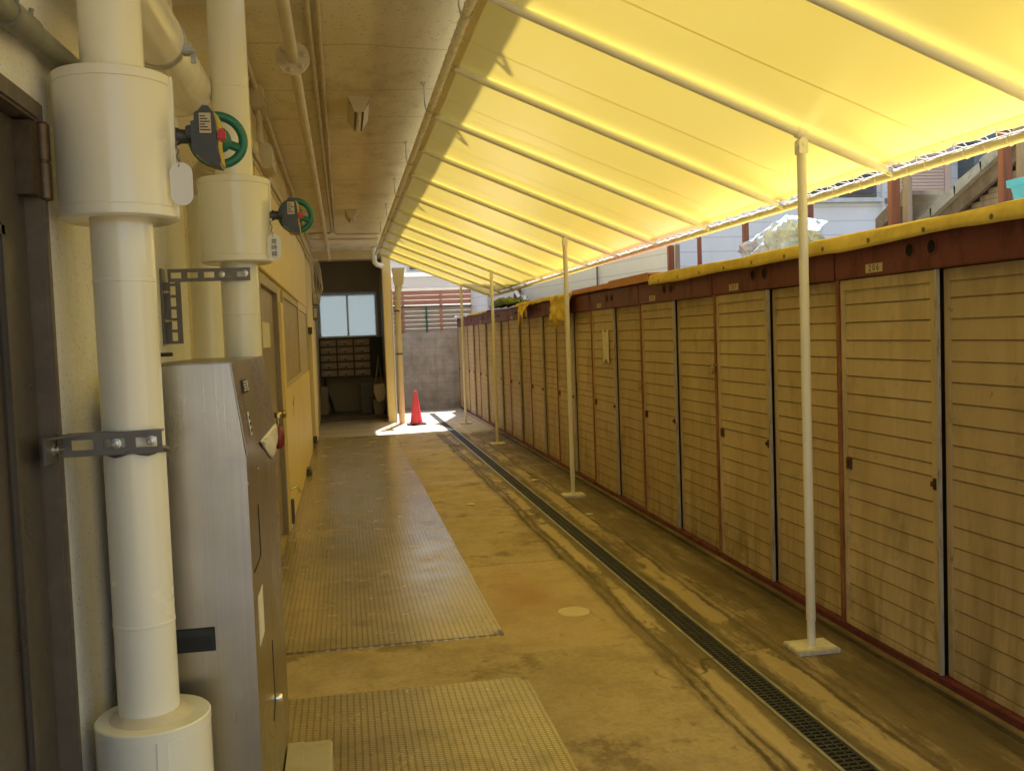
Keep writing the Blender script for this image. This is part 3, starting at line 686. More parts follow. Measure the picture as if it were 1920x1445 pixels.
m.tube([(x, y, 1.322+.004*sin(5*i)) for i, (x, y, z) in enumerate(a0)], .007, 6); m.obj('strap', 'galv', b1)
b2 = empty('pipe_bracket', (-.6, 3.5, 1.75), 'slotted angle bracket with a long hanging leg, under the second valve jacket', 'bracket', 'slotted pipe brackets')
y2 = P2Y-PR-.012
m = bracket_arm(b2, -.60, -.318, y2, 1.80, .046); m.obj('arm', 'galv', b2)
m = MB(); x0 = -.60
m.box(x0-.018, x0-.012, y2-.045, y2+.03, 1.56, 1.823)
m.box(x0-.012, x0+.006, y2, y2+.004, 1.56, 1.777); m.box(x0+.024, x0+.042, y2, y2+.004, 1.56, 1.777)
for i in range(6): m.box(x0+.006, x0+.024, y2, y2+.004, 1.56+i*.0406, 1.57+i*.0406)
m.obj('leg', 'galv', b2)
bolts(b2, [(-.415, y2, 1.80), (-.335, y2, 1.803)]); bolts(b2, [(-.611, y2-.02, 1.74), (-.611, y2-.02, 1.64)], 'x', .006)
# valve tags
def valve_tag(x, y, z, label, txt):
    t = empty('valve_tag', (x, y, z), label, 'tag', 'oval valve tags'); w, h = .024, .047
    poly = []
    for i in range(32):
        a = 2*pi*i/32; q = Vector((w*max(-1, min(1, 1.0*cos(a))), 0)); poly.append((x+w*cos(a), z+(h-w)*(1 if sin(a) >= 0 else -1)+w*sin(a)))
    m = MB(); m.prism(poly, 'y', y-.001, y+.001); pl = m.obj('plate', 'tag', t)
    m = MB(); top = Vector((x-.004, y-.002, z+h-.008))
    for i in range(16):
        q = top.lerp(Vector((x-.01, y+.03, z+h+.052)), i/15); bmesh.ops.create_icosphere(m.b, subdivisions=1, radius=.0022, matrix=Matrix.Translation(q+Vector((.0025*sin(i*.9), 0, 0))))
    m.obj('chain', 'chain', t)
    if txt:
        for i, ch in enumerate(txt): text_mesh(ch, .021, 'ink', 'lettering', t, T(x, y-.0012, z+.019-i*.022) @ FACE_NY)
valve_tag(-.334, 2.215, 1.905, 'blank white oval tag hanging on a chain from the near valve', '')
valve_tag(-.230, 3.56, 1.893, 'white oval tag with black characters hanging from the second valve', '常時開')

# ================================================================ STAINLESS CABINET
cab = empty('steel_cabinet', (-.43, 2.95, 0), 'stainless steel console cabinet with sloping top between the two riser pipes', 'cabinet')
Y0, Y1 = 2.45, 3.46
m = MB(); m.prism([(-.505, 0), (-.253, 0), (-.253, 1.268), (-.282, 1.502), (-.505, 1.502)], 'y', Y0+.004, Y1)
m.obj('body', 'steel_dark', cab, smooth=20)
m = MB(); m.prism([(-.506, 0.004), (-.251, .004), (-.251, 1.268), (-.280, 1.504), (-.506, 1.504)], 'y', Y0-.002, Y0+.004); m.obj('side_panel', 'steel', cab, smooth=20)
m = MB(); m.prism([(-.250, 1.272), (-.2475, 1.272), (-.2775, 1.507), (-.50, 1.507), (-.50, 1.5045), (-.280, 1.5045)], 'y', Y0+.006, Y1-.02); lid = m.obj('lid', 'steel_dark', cab, smooth=20)
def on_lid(y, z, off=.001): return (-.2475-(z-1.272)/.235*.03+off, y, z)
m = MB(); m.prism([(on_lid(0, 1.42)[0], 1.42), (on_lid(0, 1.42)[0]+.003, 1.42), (on_lid(0, 1.455)[0]+.003, 1.455), (on_lid(0, 1.455)[0], 1.455)], 'y', 2.60, 2.72); m.obj('emblem_plate', 'charcoal', lid)
m = MB(); m.prism([(on_lid(0, 1.424)[0]+.003, 1.424), (on_lid(0, 1.424)[0]+.0042, 1.424), (on_lid(0, 1.452)[0]+.0042, 1.452), (on_lid(0, 1.452)[0]+.003, 1.452)], 'y', 2.70, 2.712)
for i in range(4): z = 1.427+i*.007; m.box(on_lid(0, z)[0]+.003, on_lid(0, z)[0]+.0042, 2.615+.008*(i % 2), 2.675, z, z+.003)
m.obj('emblem_print', 'tag', lid)
m = MB(); m.prism([(on_lid(0, 1.31)[0], 1.31), (on_lid(0, 1.31)[0]+.0015, 1.31), (on_lid(0, 1.372)[0]+.0015, 1.372), (on_lid(0, 1.372)[0], 1.372)], 'y', 2.60, 2.63); m.obj('sticker', 'white_paper', lid)
m = MB()
for i in range(3): z = 1.318+i*.017; m.box(on_lid(0, z)[0]+.001, on_lid(0, z)[0]+.0025, 2.606, 2.624, z, z+.008)
m.obj('sticker_print', 'ink', lid)
m = MB(); m.box(-.450, -.347, Y0-.004, Y0-.001, .793, .853, .001); m.obj('recess_handle', 'dark', cab)
m = MB(); m.box(-.445, -.352, Y0-.0055, Y0-.0035, .832, .850); m.box(-.357, -.350, Y0-.0065, Y0-.004, .797, .85); m.obj('handle_rim', 'rubber', cab)
for seq in ([(2.70, 1.11), (2.715, .985), (2.705, .965), (2.52, .965)], [(2.93, .66), (2.93, .48), (2.86, .44)]):
    m = MB()
    for (ya, za), (yb, zb) in zip(seq, seq[1:]): m.tube([(-.2525, ya, za), (-.2525, yb, zb)], .0022, 6)
    m.obj('panel_gap', 'dark', cab)
m = MB(); m.box(-.2535, -.2515, 2.575, 2.71, .755, .885); m.obj('notice', 'white_paper', cab)
m = MB(); m.lathe([(0, 0), (.014, 0), (.014, .012), (.010, .02), (0, .02)], (-.253, 2.96, .472), 14, 'x'); m.obj('lock', 'chrome', cab)
for (y, z) in ((2.47, .06), (2.47, 1.2), (3.43, .06), (3.43, 1.1), (2.76, 1.2), (3.1, .06)):
    m = MB(); m.lathe([(0, 0), (.0045, 0), (.0045, .0018), (.003, .003), (0, .003)], (-.2528, y, z), 12, 'x'); m.obj('screw', 'bolt', cab)
# white bag caught under the lid
m = MB()
def bagf(u, v):
    y = 2.84+.61*u; h = .10*min(1, u*1.45+.06)+.006*nz((u*9, 2, 0)); z = 1.271-h*(1-v)
    return (-.2485+.010*sin(pi*v)*(.5+.5*sin(11*u+4*v))+.006*nz((u*7, v*4, 1))*sin(pi*v), y, z)
m.grid(bagf, 14, 6); bg_ = m.obj('plastic_bag', 'tag'); sm = bg_.modifiers.new('thick', 'SOLIDIFY'); sm.thickness = .003
tag(bg_, 'white crumpled bag caught under the sloping cabinet lid', 'bag')
m = MB(); m.lathe([(0, 0), (.012, 0), (.018, .015), (.021, .04), (.018, .066), (.009, .078), (0, .078)], (-.243, 3.50, 1.175), 18)
tag(m.obj('alarm_bell', 'darkred'), 'small dark red rounded alarm hanging at the far end of the cabinet', 'alarm')
m = MB(); m.lathe([(.0, 0), (.005, 0), (.006, .02), (.016, .022), (.017, .036), (.014, .042), (0, .042)], (-.243, 3.50, 1.262), 14)
tag(m.obj('knob_fitting', 'brass'), 'dull brass knob fitting above the red alarm', 'fitting')
m = MB(); m.box(-.248, -.10, 2.6, 3.32, 0, .178, .006); m.box(-.248, -.195, 2.6, 3.315, .178, .181)
tag(m.obj('concrete_block', 'cream_block'), 'cream painted block on the floor plate in front of the cabinet', 'block')
# wall anchors
for (x, y, z) in ((-.615, 2.92, 1.53), (-.615, 3.36, 1.525)):
    m = MB(); m.lathe([(0, 0), (.007, 0), (.007, .05), (0, .05)], (x, y, z), 10, 'x'); m.box(x, x+.004, y-.015, y+.015, z-.01, z+.01)
    tag(m.obj('anchor_bolt', 'hinge'), 'rusty anchor bolt in the wall, nearer the riser' if y < 3 else 'rusty anchor bolt in the wall, just above the cabinet', 'bolt', 'rusty wall anchors')

# ================================================================ CONDUITS, CEILING PIPE, LAMPS
m = MB(); m.tube([(-.585, 1.0, 2.135), (-.585, 2.5, 2.205)], .023, 18); m.tube([(-.585, 1.93, 2.178), (-.585, 2.07, 2.185)], .0275, 18); m.tube([(-.575, 1.96, 2.20), (-.572, 1.96, 2.215)], .005, 8); m.tube([(-.575, 2.045, 2.205), (-.572, 2.045, 2.22)], .005, 8)
tag(m.obj('conduit', 'conduit_grey'), 'grey green conduit with a coupling above the brown door', 'conduit')
cp = empty('ceiling_pipe', (-.19, 8, 3.0), 'beige pipe with a bolted flange running under the soffit', 'pipe')
m = MB(); m.tube([(-.193, -1.4, 3.0), (-.19, 6, 3.0), (-.185, 12, 3.005), (-.185, 17.5, 3.0)], .029, 18)
for y in (7.7, 9.7, 12.2): m.tube([(-.19, y, 3.0), (-.19, y+.05, 3.0)], .032, 16)
m.obj('pipe', 'pipe_old', cp)
m = MB(); m.lathe([(0, 0), (.083, 0), (.086, .004), (.086, .018), (.083, .022), (0, .022)], (-.193, 5.10, 3.0), 28, 'y'); m.obj('flange', 'pipe_old', cp)
for i in range(6):
    a = i*pi/3+.3; m = MB(); m.lathe([(0, 0), (.0135, 0), (.0135, -.012), (.007, -.014), (.007, -.024), (0, -.024)], (-.193+.062*cos(a), 5.10, 3.0+.062*sin(a)), 8, 'y'); m.obj('bolt', 'conduit', cp)
for y in (1.5, 6.5, 11):
    m = MB(); m.tube([(-.19, y, 3.03), (-.19, y, 3.2)], .005, 8); m.obj('hanger_rod', 'galv', cp)
def cond(label, pts, r, mat='conduit', grp='conduits along the passage'):
    m = MB(); m.tube(pts, r, 10)
    for k in range(0, len(pts)-1):
        A, B = Vector(pts[k]), Vector(pts[k+1]); n = int((B-A).length/1.9)
        for i in range(1, n+1):
            c = A.lerp(B, i/(n+1)); d = (B-A).normalized()*.03; m.tube([c-d, c+d], r*1.25, 10)
    return tag(m.obj('conduit', mat), label, 'conduit', grp)
cond('thinner ceiling conduit right beside the flanged pipe', [(-.105, -1.4, 3.178), (-.10, 14.7, 3.178), (-.13, 14.85, 3.178), (-.50, 14.95, 3.178)], .0145)
cond('ceiling conduit that turns off across the soffit short of the porch', [(-.05, -1.4, 3.18), (-.058, 14.9, 3.18), (-.03, 15.05, 3.18), (.62, 15.1, 3.18)], .0125)
cond('conduit crossing the soffit in front of the porch beam', [(-.47, 15.6, 3.175), (-.42, 15.75, 3.175), (.63, 15.8, 3.175)], .014)
cond('cream conduit tucked into the corner of wall and soffit', [(-.475, 4.0, 3.155), (-.475, 10.5, 3.165), (-.478, 16.9, 3.165)], .017)
for i, (dx, dz, lab) in enumerate(((0, 0, 'topmost of the three conduits crossing the yellow wall'), (.012, -.045, 'middle of the three conduits crossing the yellow wall'), (0, -.09, 'lowest of the three conduits crossing the yellow wall'))):
    cond(lab, [(-.488+dx, 4.97, 2.70+dz), (-.488+dx, 7.0, 2.76+dz), (-.47+dx, 10.5, 2.85+dz), (-.47+dx, 16.6, 2.93+dz), (-.48+dx, 16.9, 2.75+dz), (-.48+dx, 17.0, 2.3)], .014)
for i, (x, y) in enumerate(((-.475, 6.42), (-.475, 6.56))):
    cond(('first' if i == 0 else 'second')+' of two short vertical conduits between the junction boxes', [(x, y, 2.84), (x, y, 3.04)], .016, 'conduit', 'short vertical conduits')
def jbox(x0, x1, y0, y1, z0, z1, lab):
    m = MB(); m.box(x0, x1, y0, y1, z0, z1, .006); b = m.obj('junction_box', 'lampshade'); tag(b, lab, 'junction box', 'junction boxes on the passage wall')
    m = MB(); m.box(x1-.001, x1+.006, y0+.01, y1-.01, z0+.008, z1-.008, .003); m.obj('cover', 'lampshade', b)
    m = MB(); m.lathe([(0, 0), (.006, 0), (.006, .003), (0, .003)], (x1+.006, (y0+y1)/2, (z0+z1)/2), 10, 'x'); m.obj('screw', 'galv', b)
jbox(-.51, -.44, 6.30, 6.62, 3.04, 3.19, 'cream junction box up against the soffit behind the second riser')
jbox(-.485, -.41, 6.45, 6.80, 2.68, 2.84, 'cream junction box lower on the wall behind the second riser')
jbox(-.485, -.42, 9.6, 10.1, 2.64, 2.79, 'cream junction box just past the second green handwheel')
# loose cables at the porch corner
for i in range(4):
    x = -.46+.03*i; pts = [(x, 16.4+.1*i, 2.95), (x+.03, 16.9, 2.85-.03*i), (x+.05+.02*sin(i), 17.1, 2.6-.05*i), (x+.02, 17.15, 2.4), (x-.02, 17.2, 2.2)]
    m = MB(); m.tube(pts, .008, 8); tag(m.obj('cable', 'pipe_old'), 'loose grey cable drooping in a bundle at the porch corner', 'cable', 'loose cables at the porch corner')
mt = empty('electric_meter', (-.46, 17.4, 2.1), 'stack of grey meter boxes on the wall corner by the porch', 'meter box')
for (z0, z1, d) in ((2.18, 2.42, .09), (1.92, 2.16, .075)):
    m = MB(); m.box(-.51, -.51+d, 17.25, 17.55, z0, z1, .008); bx = m.obj('meter_case', 'bin', mt)
    m = MB(); m.box(-.495, -.515+d, 17.243, 17.249, z0+.05, z1-.03); m.obj('meter_face', 'conduit', bx)
el = MB(); el.tube([(.60, 17.4, 3.19), (.60, 17.4, 3.02), (.61, 17.42, 2.93), (.65, 17.5, 2.89), (.74, 17.7, 2.885), (.74, 17.96, 2.885)], .045, 18); el.tube([(.60, 17.4, 3.03), (.60, 17.4, 3.0)], .05, 18)
tag(el.obj('elbow_pipe', 'pipe_cream'), 'cream elbow pipe dropping from the soffit to the yellow column', 'pipe')
def lamp(x, y, L, label, broken=False):
    t = empty('ceiling_lamp', (x, y, 3.2), label, 'lamp', 'lamps under the soffit')
    m = MB(); m.prism([(x-.075, 3.198), (x+.075, 3.198), (x+.03, 3.095), (x-.03, 3.095)], 'y', y, y+.012); m.prism([(x-.075, 3.198), (x+.075, 3.198), (x+.03, 3.095), (x-.03, 3.095)], 'y', y+L-.012, y+L)
    m.box(x-.07, x+.07, y+.012, y+L-.012, 3.17, 3.198); m.obj('housing', 'lampshade', t)
    for s in (-1, 1):
        m = MB(); m.prism([(x+s*.072, 3.17), (x+s*.074, 3.17), (x+s*.034, 3.098), (x+s*.030, 3.098)], 'y', y+.012, y+L-.012); m.obj('shade_panel', 'lampshade', t)
    m = MB(); m.tube([(x, y+.012, 3.105), (x, y+L-.012, 3.105)], .017, 14)
    for i in range(int(L/.03)): m.tube([(x, y+.02+i*.03, 3.105), (x, y+.028+i*.03, 3.105)], .019, 14)
    m.obj('lens', 'lens', t)
lamp(.175, 6.68, .62, 'cream trapezoid lamp under the soffit, the one closer to the flanged pipe joint')
lamp(.165, 12.4, .5, 'small cream lamp under the soffit further along near the porch')

# ================================================================ AWNING
AX0, AZ0, AX1, AZ1 = .629, 3.035, 2.60, 2.24
SL = (AZ1-AZ0)/(AX1-AX0)
YS, YE = -.45, 16.97
aw = empty('awning', (1.6, 8, 0), 'long yellow canvas awning on white tube rafters and posts', 'awning')
CL, CR = .022, .030
def az(x): return AZ0+(x-AX0)*SL
raf = [-.4+1.15*i for i in range(15)] + [16.9]
raf = sorted(set(round(r, 3) for r in raf if r < 16.8)) + [16.88]
m = MB()
def cv(u, v):
    y = YS+(YE-YS)*v; x = AX0+CL+(AX1-AX0-CL-CR)*u
    ph = ((y+.4) % 1.15)/1.15; sag = -.010*sin(pi*ph)**2*sin(pi*min(1, max(0, u)))**.5
    z = az(x)+.028+sag+.004*nz((x*2, y*1.6, 1))
    if u > .985: z -= .004
    return (x, y, z)
m.grid(cv, 26, 150); m.obj('canvas', 'canvas', aw, smooth=60)
for (ux, name) in ((.0, 'l'), (1., 'r')):
    m = MB()
    def hemf(u, v, ux=ux):
        y = YS+(YE-YS)*v; a = AX0+CL-.002 if ux == 0 else AX1-CR-.043; x = a+.045*u
        w = .004*sin(y*26)*( (1-u) if ux == 0 else u)
        return (x, y, az(x)+.0225+w-.002+.004*nz((x*2, y*1.6, 1)) - .010*sin(pi*((y+.4) % 1.15)/1.15)**2*0)
    m.grid(hemf, 3, 340); m.obj('hem', 'canvas', aw, smooth=60)
for y in raf:
    R = .0225; m = MB(); P0, P1 = Vector((AX0+.02, y, az(AX0)-.004)), Vector((AX1-.01, y, az(AX1)+.002))
    ts = [0, .03, .07, .11, .5, .93, .965, 1]; rs = [.010, .014, .021, R, R, R, .018, .012]
    m.tube([P0.lerp(P1, t) for t in ts], R, 16, radii=rs); rf = m.obj('rafter', 'white_tube', aw)
    m = MB(); m.tube([P0.lerp(P1, -.012), P0.lerp(P1, .012)], .012, 10); m.obj('end_socket', 'conduit', rf)
    m = MB(); m.tube([P0.lerp(P1, .985), P0.lerp(P1, 1.01)], .017, 10); m.obj('end_socket', 'galv_frame', rf)
m = MB(); m.tube([(AX0-.004, YS-.05, AZ0), (AX0-.004, 6, AZ0), (AX0-.004, YE+.03, AZ0)], .0225, 16); m.obj('rail', 'white_tube', aw)
m = MB(); m.tube([(AX1+.006, YS-.05, AZ1), (AX1+.006, 6, AZ1), (AX1+.006, YE+.03, AZ1)], .0235, 16); m.obj('rail', 'white_tube', aw)
# lacing: a cord that winds round each rail and through the hem
for (xc, zc, xr, sx) in ((AX0-.004, AZ0, .0245, 1), (AX1+.006, AZ1, .0255, -1)):
    m = MB(); y = YS+.05; k = 0
    while y < YE-.05:
        st = .135
        hx = xc+sx*.045; hz = az(hx)+.024
        loop = [(hx, y, hz+.004)]
        for i in range(9):
            a = radians_(70-i*40) if sx > 0 else radians_(110+i*40)
            loop.append((xc+xr*cos(a), y+.004*i+.01, zc+xr*sin(a)))
        loop.append((hx, y+.055, hz-.006))
        m.tube(loop, .0026, 5)
        if k % 2 == 0: m.tube([(hx, y+.05, hz-.004), (hx-sx*.02, y+.075, hz-.012), (hx-sx*.03, y+.08, hz-.035)], .0022, 5)
        y += st; k += 1
    # running cord between loops, along the rail
    n = 240; m.tube([(xc+sx*.024, YS+.05+(YE-YS-.1)*i/n, zc+.012+.003*sin(i*1.7)) for i in range(n+1)], .0026, 5)
    m.obj('lacing_cord', 'cord', aw)
for i in range(-2, 7):
    y = 4.45+1.87*i
    if y < YS or y > 16.5: continue
    m = MB(); m.box(AX0-.055, AX0-.03, y-.02, y+.02, 3.185, 3.2)
    m.tube([(AX0-.04, y, 3.195), (AX0-.04, y, AZ0+.03), (AX0-.034, y, AZ0-.008)] + [(AX0-.004+.030*cos(a), y, AZ0+.030*sin(a)) for a in [radians_(195+i2*24) for i2 in range(8)]], .0055, 8)
    m.obj('hanger_hook', 'conduit', aw)
for y, x in ((4.2, 2.13), (8.8, 2.075), (13.4, 2.085), (16.88, 2.075)):
    zt = az(x)-.035; m = MB()
    m.tube([(x, y, .02), (x, y, .14), (x, y, .142), (x, y, zt-.03)], .0222, 20, radii=[.0195, .0195, .0222, .0222])
    po = m.obj('post', 'post_paint', aw)
    m = MB(); m.prism([(x-.022, zt-.06), (x+.022, zt-.06), (x+.022, zt-.005), (x+.01, zt+.012), (x-.01, zt+.012), (x-.022, zt-.002)], 'y', y-.024, y-.020); m.prism([(x-.022, zt-.06), (x+.022, zt-.06), (x+.022, zt-.005), (x+.01, zt+.012), (x-.01, zt+.012), (x-.022, zt-.002)], 'y', y+.020, y+.024); m.tube([(x, y-.03, zt-.018), (x, y+.03, zt-.018)], .006, 8)
    m.tube([(x-.02, y, zt+.035-.02*SL+.0), (x+.02, y, zt+.035+.02*SL)], .0285, 14)
    m.obj('top_clamp', 'white_tube', po)
    m = MB(); m.box(x-.105, x+.105, y-.085, y+.085, .0, .024, .004); m.obj('base_plate', 'post_paint', po)

# ================================================================ STORAGE SHEDS
PITCH_S = 1.60; SX = 2.41
sheds = []
def door_mesh(w, zs, inset=0):
    """pressed-steel door: flat stiles, horizontal laps with a shadow step under each"""
    m = MB(); z0, z1 = .055, 1.752; st = .035
    m.box(0, .022, 0, st, z0, z1, .002); m.box(0, .022, w-st, w, z0, z1, .002)
    m.box(.0, .022, st, w-st, z1-.05, z1); m.box(.0, .022, st, w-st, z0, z0+.03)
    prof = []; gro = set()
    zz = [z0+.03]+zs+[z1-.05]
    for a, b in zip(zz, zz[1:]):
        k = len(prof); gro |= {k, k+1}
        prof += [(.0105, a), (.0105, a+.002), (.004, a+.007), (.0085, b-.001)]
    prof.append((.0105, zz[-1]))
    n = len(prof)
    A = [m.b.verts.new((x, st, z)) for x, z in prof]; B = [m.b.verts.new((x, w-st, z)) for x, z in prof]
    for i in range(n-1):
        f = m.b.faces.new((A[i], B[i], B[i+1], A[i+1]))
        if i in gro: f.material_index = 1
    m.box(.018, .022, st, w-st, z0+.03, z1-.05)
    return m
ZS = [.085+.0865*i for i in range(1, 9)] + [.885, .94] + [1.026+.0862*i for i in range(0, 8)]
ZS = [z for z in ZS if z < 1.69]
def make_shed():
    t = empty('storage_shed', (SX, 0, 0), '', 'shed', 'row of sliding-door storage sheds')
    W_ = PITCH_S
    m = MB(); m.box(SX+.055, SX+.60, .004, .012, .0, 1.9); m.box(SX+.055, SX+.60, W_-.012, W_-.004, 0, 1.9); m.box(SX+.592, SX+.60, .012, W_-.012, 0, 1.9); m.box(SX+.055, SX+.592, .012, W_-.012, .0, .04)
    m.obj('carcass', 'shed', t)
    m = MB(); m.prism([(SX-.035, 1.925), (SX-.03, 1.935), (SX+.62, 1.975), (SX+.62, 1.958), (SX-.02, 1.918)], 'y', .0, W_); m.obj('roof', 'maroon', t)
    m = MB(); m.box(SX-.012, SX+.06, .004, W_-.004, 1.756, 1.917, .004); m.box(SX-.016, SX-.01, .0, .012, 1.756, 1.917); hd = m.obj('header', 'maroon', t)
    for y in (.80, .955):
        m = MB(); m.lathe([(.03, 0), (.036, -.003), (.030, -.005), (.027, -.004)], (SX-.012, y, 1.846), 20, 'x', cap=False)
        vt = m.obj('vent', 'maroon', hd)
        m = MB(); m.lathe([(0, 0), (.0305, 0)], (SX-.0145, y, 1.846), 20, 'x'); m.obj('hole', 'dark', hd)
    m = MB(); m.box(SX-.0145, SX-.012, 1.17, 1.31, 1.772, 1.812); m.obj('number_plate', 'board_beige', t)
    m = MB(); m.box(SX-.012, SX+.06, .0, W_, .0, .052, .003); m.obj('sill', 'maroon', t)
    m = MB(); m.box(SX-.008, SX+.05, W_-.022, W_+.002, .052, 1.756); m.obj('mullion', 'maroon_rust', t)
    m = MB(); m.box(SX+.01, SX+.05, .004, .012, .052, 1.756); m.obj('jamb', 'maroon_rust', t)
    m = MB(); m.box(SX+.045, SX+.055, .012, W_-.02, .052, 1.756); m.obj('track_shade_sheet', 'track_shade', t)  # dark sheet standing in for the shade in the door track gaps
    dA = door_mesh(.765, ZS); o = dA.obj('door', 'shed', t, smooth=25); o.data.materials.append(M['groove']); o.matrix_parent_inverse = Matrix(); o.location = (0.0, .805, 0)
    m = MB(); m.box(-.003, .006, .69, .735, .832, .888, .002); q = m.obj('pull_handle', 'maroon', o); q.matrix_parent_inverse = Matrix()
    m = MB(); m.box(-.005, -.002, .70, .725, .842, .878); q = m.obj('handle_cup', 'dark', o); q.matrix_parent_inverse = Matrix()
    m = MB(); m.box(-.006, .004, .003, .026, .835, .885, .003); m.box(-.02, -.006, .008, .018, .852, .872); q = m.obj('latch', 'hinge', o); q.matrix_parent_inverse = Matrix()
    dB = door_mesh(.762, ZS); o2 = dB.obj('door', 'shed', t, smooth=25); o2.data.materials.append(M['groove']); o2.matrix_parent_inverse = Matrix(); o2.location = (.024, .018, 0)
    m = MB(); m.box(SX-.006, SX+.012, .786, .803, .055, 1.754, .002); m.obj('edge_strip', 'alu', t)
    return t
proto = make_shed()
nums = {0: '206', 1: '207', 2: '208', 3: '209', 4: '210', 6: '211', 7: '212', 8: '213'}
shed_lab = {-1: 'storage shed nearest of the row, next to the one numbered 206',
 0: 'beige storage shed with number plate 206 and two round vents',
 1: 'beige storage shed with number plate 207 behind the nearest awning post',
 2: 'beige storage shed with number plate 208 and a padlock on its rusty post',
 3: 'beige storage shed numbered 209 with a torn white paper stuck on its door',
 4: 'beige storage shed numbered 210 under the frayed yellow tarp, behind the second awning post',
 5: 'beige storage shed without a number plate, between two hanging yellow rags',
 6: 'beige storage shed numbered 211 with yellow tape down its door',
 7: 'beige storage shed numbered 212 below the green net bundle',
 8: 'beige storage shed numbered 213 behind the third awning post',
 9: 'pale storage shed second from the far end, partly lit by the open sky',
 10: 'pale storage shed at the far end of the row by the block wall'}
for i in range(-1, 11):
    s = proto if i == -1 else copy_tree(proto, None, () if i in nums else ('number_plate',))
    s['label'] = shed_lab[i]; s.location = (SX, 2.81+PITCH_S*i, 0); sheds.append(s)
# proto number plate stays blank on the nearest shed; the others get their digits
bpy.context.view_layer.update()
for i, t_ in nums.items():
    s = sheds[i+1]
    pl_ = [c for c in s.children if c.name.startswith('number_plate')][0]
    text_mesh(t_[0]+' '+t_[1]+' '+t_[2], .042, 'ink', 'digits', pl_, T(SX-.0147, 2.81+PITCH_S*i+1.24, 1.792) @ FACE_NX)
proto_dup = None
def padlock(y, z, lab):
    m = MB(); m.box(SX-.034, SX-.014, y-.022, y+.022, z-.05, z-.012, .004)
    m.tube([(SX-.024, y-.014, z-.014), (SX-.024, y-.014, z+.01), (SX-.024, y, z+.022), (SX-.024, y+.014, z+.01), (SX-.024, y+.014, z-.014)], .004, 8)
    m.box(SX-.016, SX-.008, y-.045, y+.045, z+.0, z+.018, .002)
    tag(m.obj('padlock', 'brass'), lab, 'padlock', 'padlocks on the sheds')
padlock(6.01, 1.29, 'brass padlock and hasp on the post between sheds 207 and 208')
padlock(7.62, 1.10, 'brass padlock and hasp on the post between sheds 208 and 209')
# paper stuck on shed 209
m = MB()
def pf(u, v):
    y = 8.57+.21*u; z = 1.245+.31*v+.012*nz((u*4, v*6, 2))
    if v > .93 and .35 < u < .65: z -= .03
    if v < .08 and .3 < u < .7: z += .035
    return (SX-.006-.003*abs(nz((u*3, v*5, 0))), y, z)
m.grid(pf, 8, 14); o = m.obj('paper_notice', 'white_paper'); sm = o.modifiers.new('thick', 'SOLIDIFY'); sm.thickness = .001
tag(o, 'torn strip of white paper stuck on a shed door', 'paper')
m = MB()
def tf(u, v):
    z = 1.2+.52*v; y = 12.62-.08*v+.035*u+.012*sin(v*17); return (SX-.006-.002*sin(7*v), y, z)
m.grid(tf, 2, 16); o = m.obj('tape_strip', 'tarp_old'); sm = o.modifiers.new('thick', 'SOLIDIFY'); sm.thickness = .001
tag(o, 'peeling yellow tape running down a shed door', 'tape')

# ---- tarps and litter on the shed roofs
def roof_tarp(name, y0, y1, mat, lab, drop=.045, x1=2.95, wav=.006, seed=0, ragged=0):
    m = MB(); ny = int((y1-y0)*14)
    prof = [(x1, 1.992), (2.75, 1.985), (2.55, 1.975), (2.42, 1.968), (2.375, 1.966), (2.362, 1.962), (2.359, 1.955), (2.357, 1.94-drop)]
    def f(u, v):
        k = u*(len(prof)-1); i = min(int(k), len(prof)-2); t = k-i
        x = prof[i][0]*(1-t)+prof[i+1][0]*t; z = prof[i][1]*(1-t)+prof[i+1][1]*t; y = y0+(y1-y0)*v
        w = nz((y*1.3+seed, u*2, seed)); w2 = nz((y*6+seed, u*4, 3+seed))
        z += wav*w*2+wav*.7*w2 + (.012*nz((y*.5, seed, 0)) if u < .9 else 0)
        if u > .86: x += -.004+.006*w2; z += ragged*nz((y*5, seed, 7))*(u-.86)*7 + .006*w
        if u == 0: z = min(z, 1.999)
        return (x, y, z)
    m.grid(f, 21, ny); o = m.obj(name, mat); s_ = o.modifiers.new('thick', 'SOLIDIFY'); s_.thickness = .004
    return tag(o, lab, 'tarpaulin', 'tarpaulins over the shed roofs')
t1 = roof_tarp('roof_tarp', 1.2, 7.2, 'tarp', 'yellow eyeleted tarpaulin edge over the sheds nearest the camera', .05)
y = 1.5; bpy.context.view_layer.update()
while y < 7.1:
    m = MB(); m.lathe([(.006, 0), (.011, -.001), (.011, -.003), (.006, -.003)], (2.354, y, 1.915), 14, 'x'); m.obj('eyelet', 'chain', t1); y += .42
roof_tarp('roof_tarp', 9.75, 13.1, 'tarp_old', 'faded yellow tarpaulin strip over the middle sheds between the two hanging rags', .02, wav=.008, seed=4, ragged=.015)
roof_tarp('roof_tarp', 15.8, 18.4, 'tarp_old', 'dull orange yellow tarpaulin lying on the roofs of the far sheds', .012, wav=.008, seed=9, ragged=.02)
roof_tarp('roof_tarp', 18.4, 20.55, 'tarp_white', 'crumpled white sheet hanging over the roof end of the farthest shed', .03, wav=.02, seed=12, ragged=.05)
m = MB(); m.box(2.36, 2.9, 7.22, 8.35, 1.978, 1.992); m.box(2.355, 2.36, 7.22, 8.35, 1.925, 1.992); m.box(2.37, 2.9, 8.36, 9.8, 1.972, 1.980); m.box(2.366, 2.37, 8.36, 9.8, 1.935, 1.98)
tag(m.obj('roof_sheet', 'terracotta'), 'rust brown sheet laid on the shed roofs where the tarpaulin ends', 'sheet')
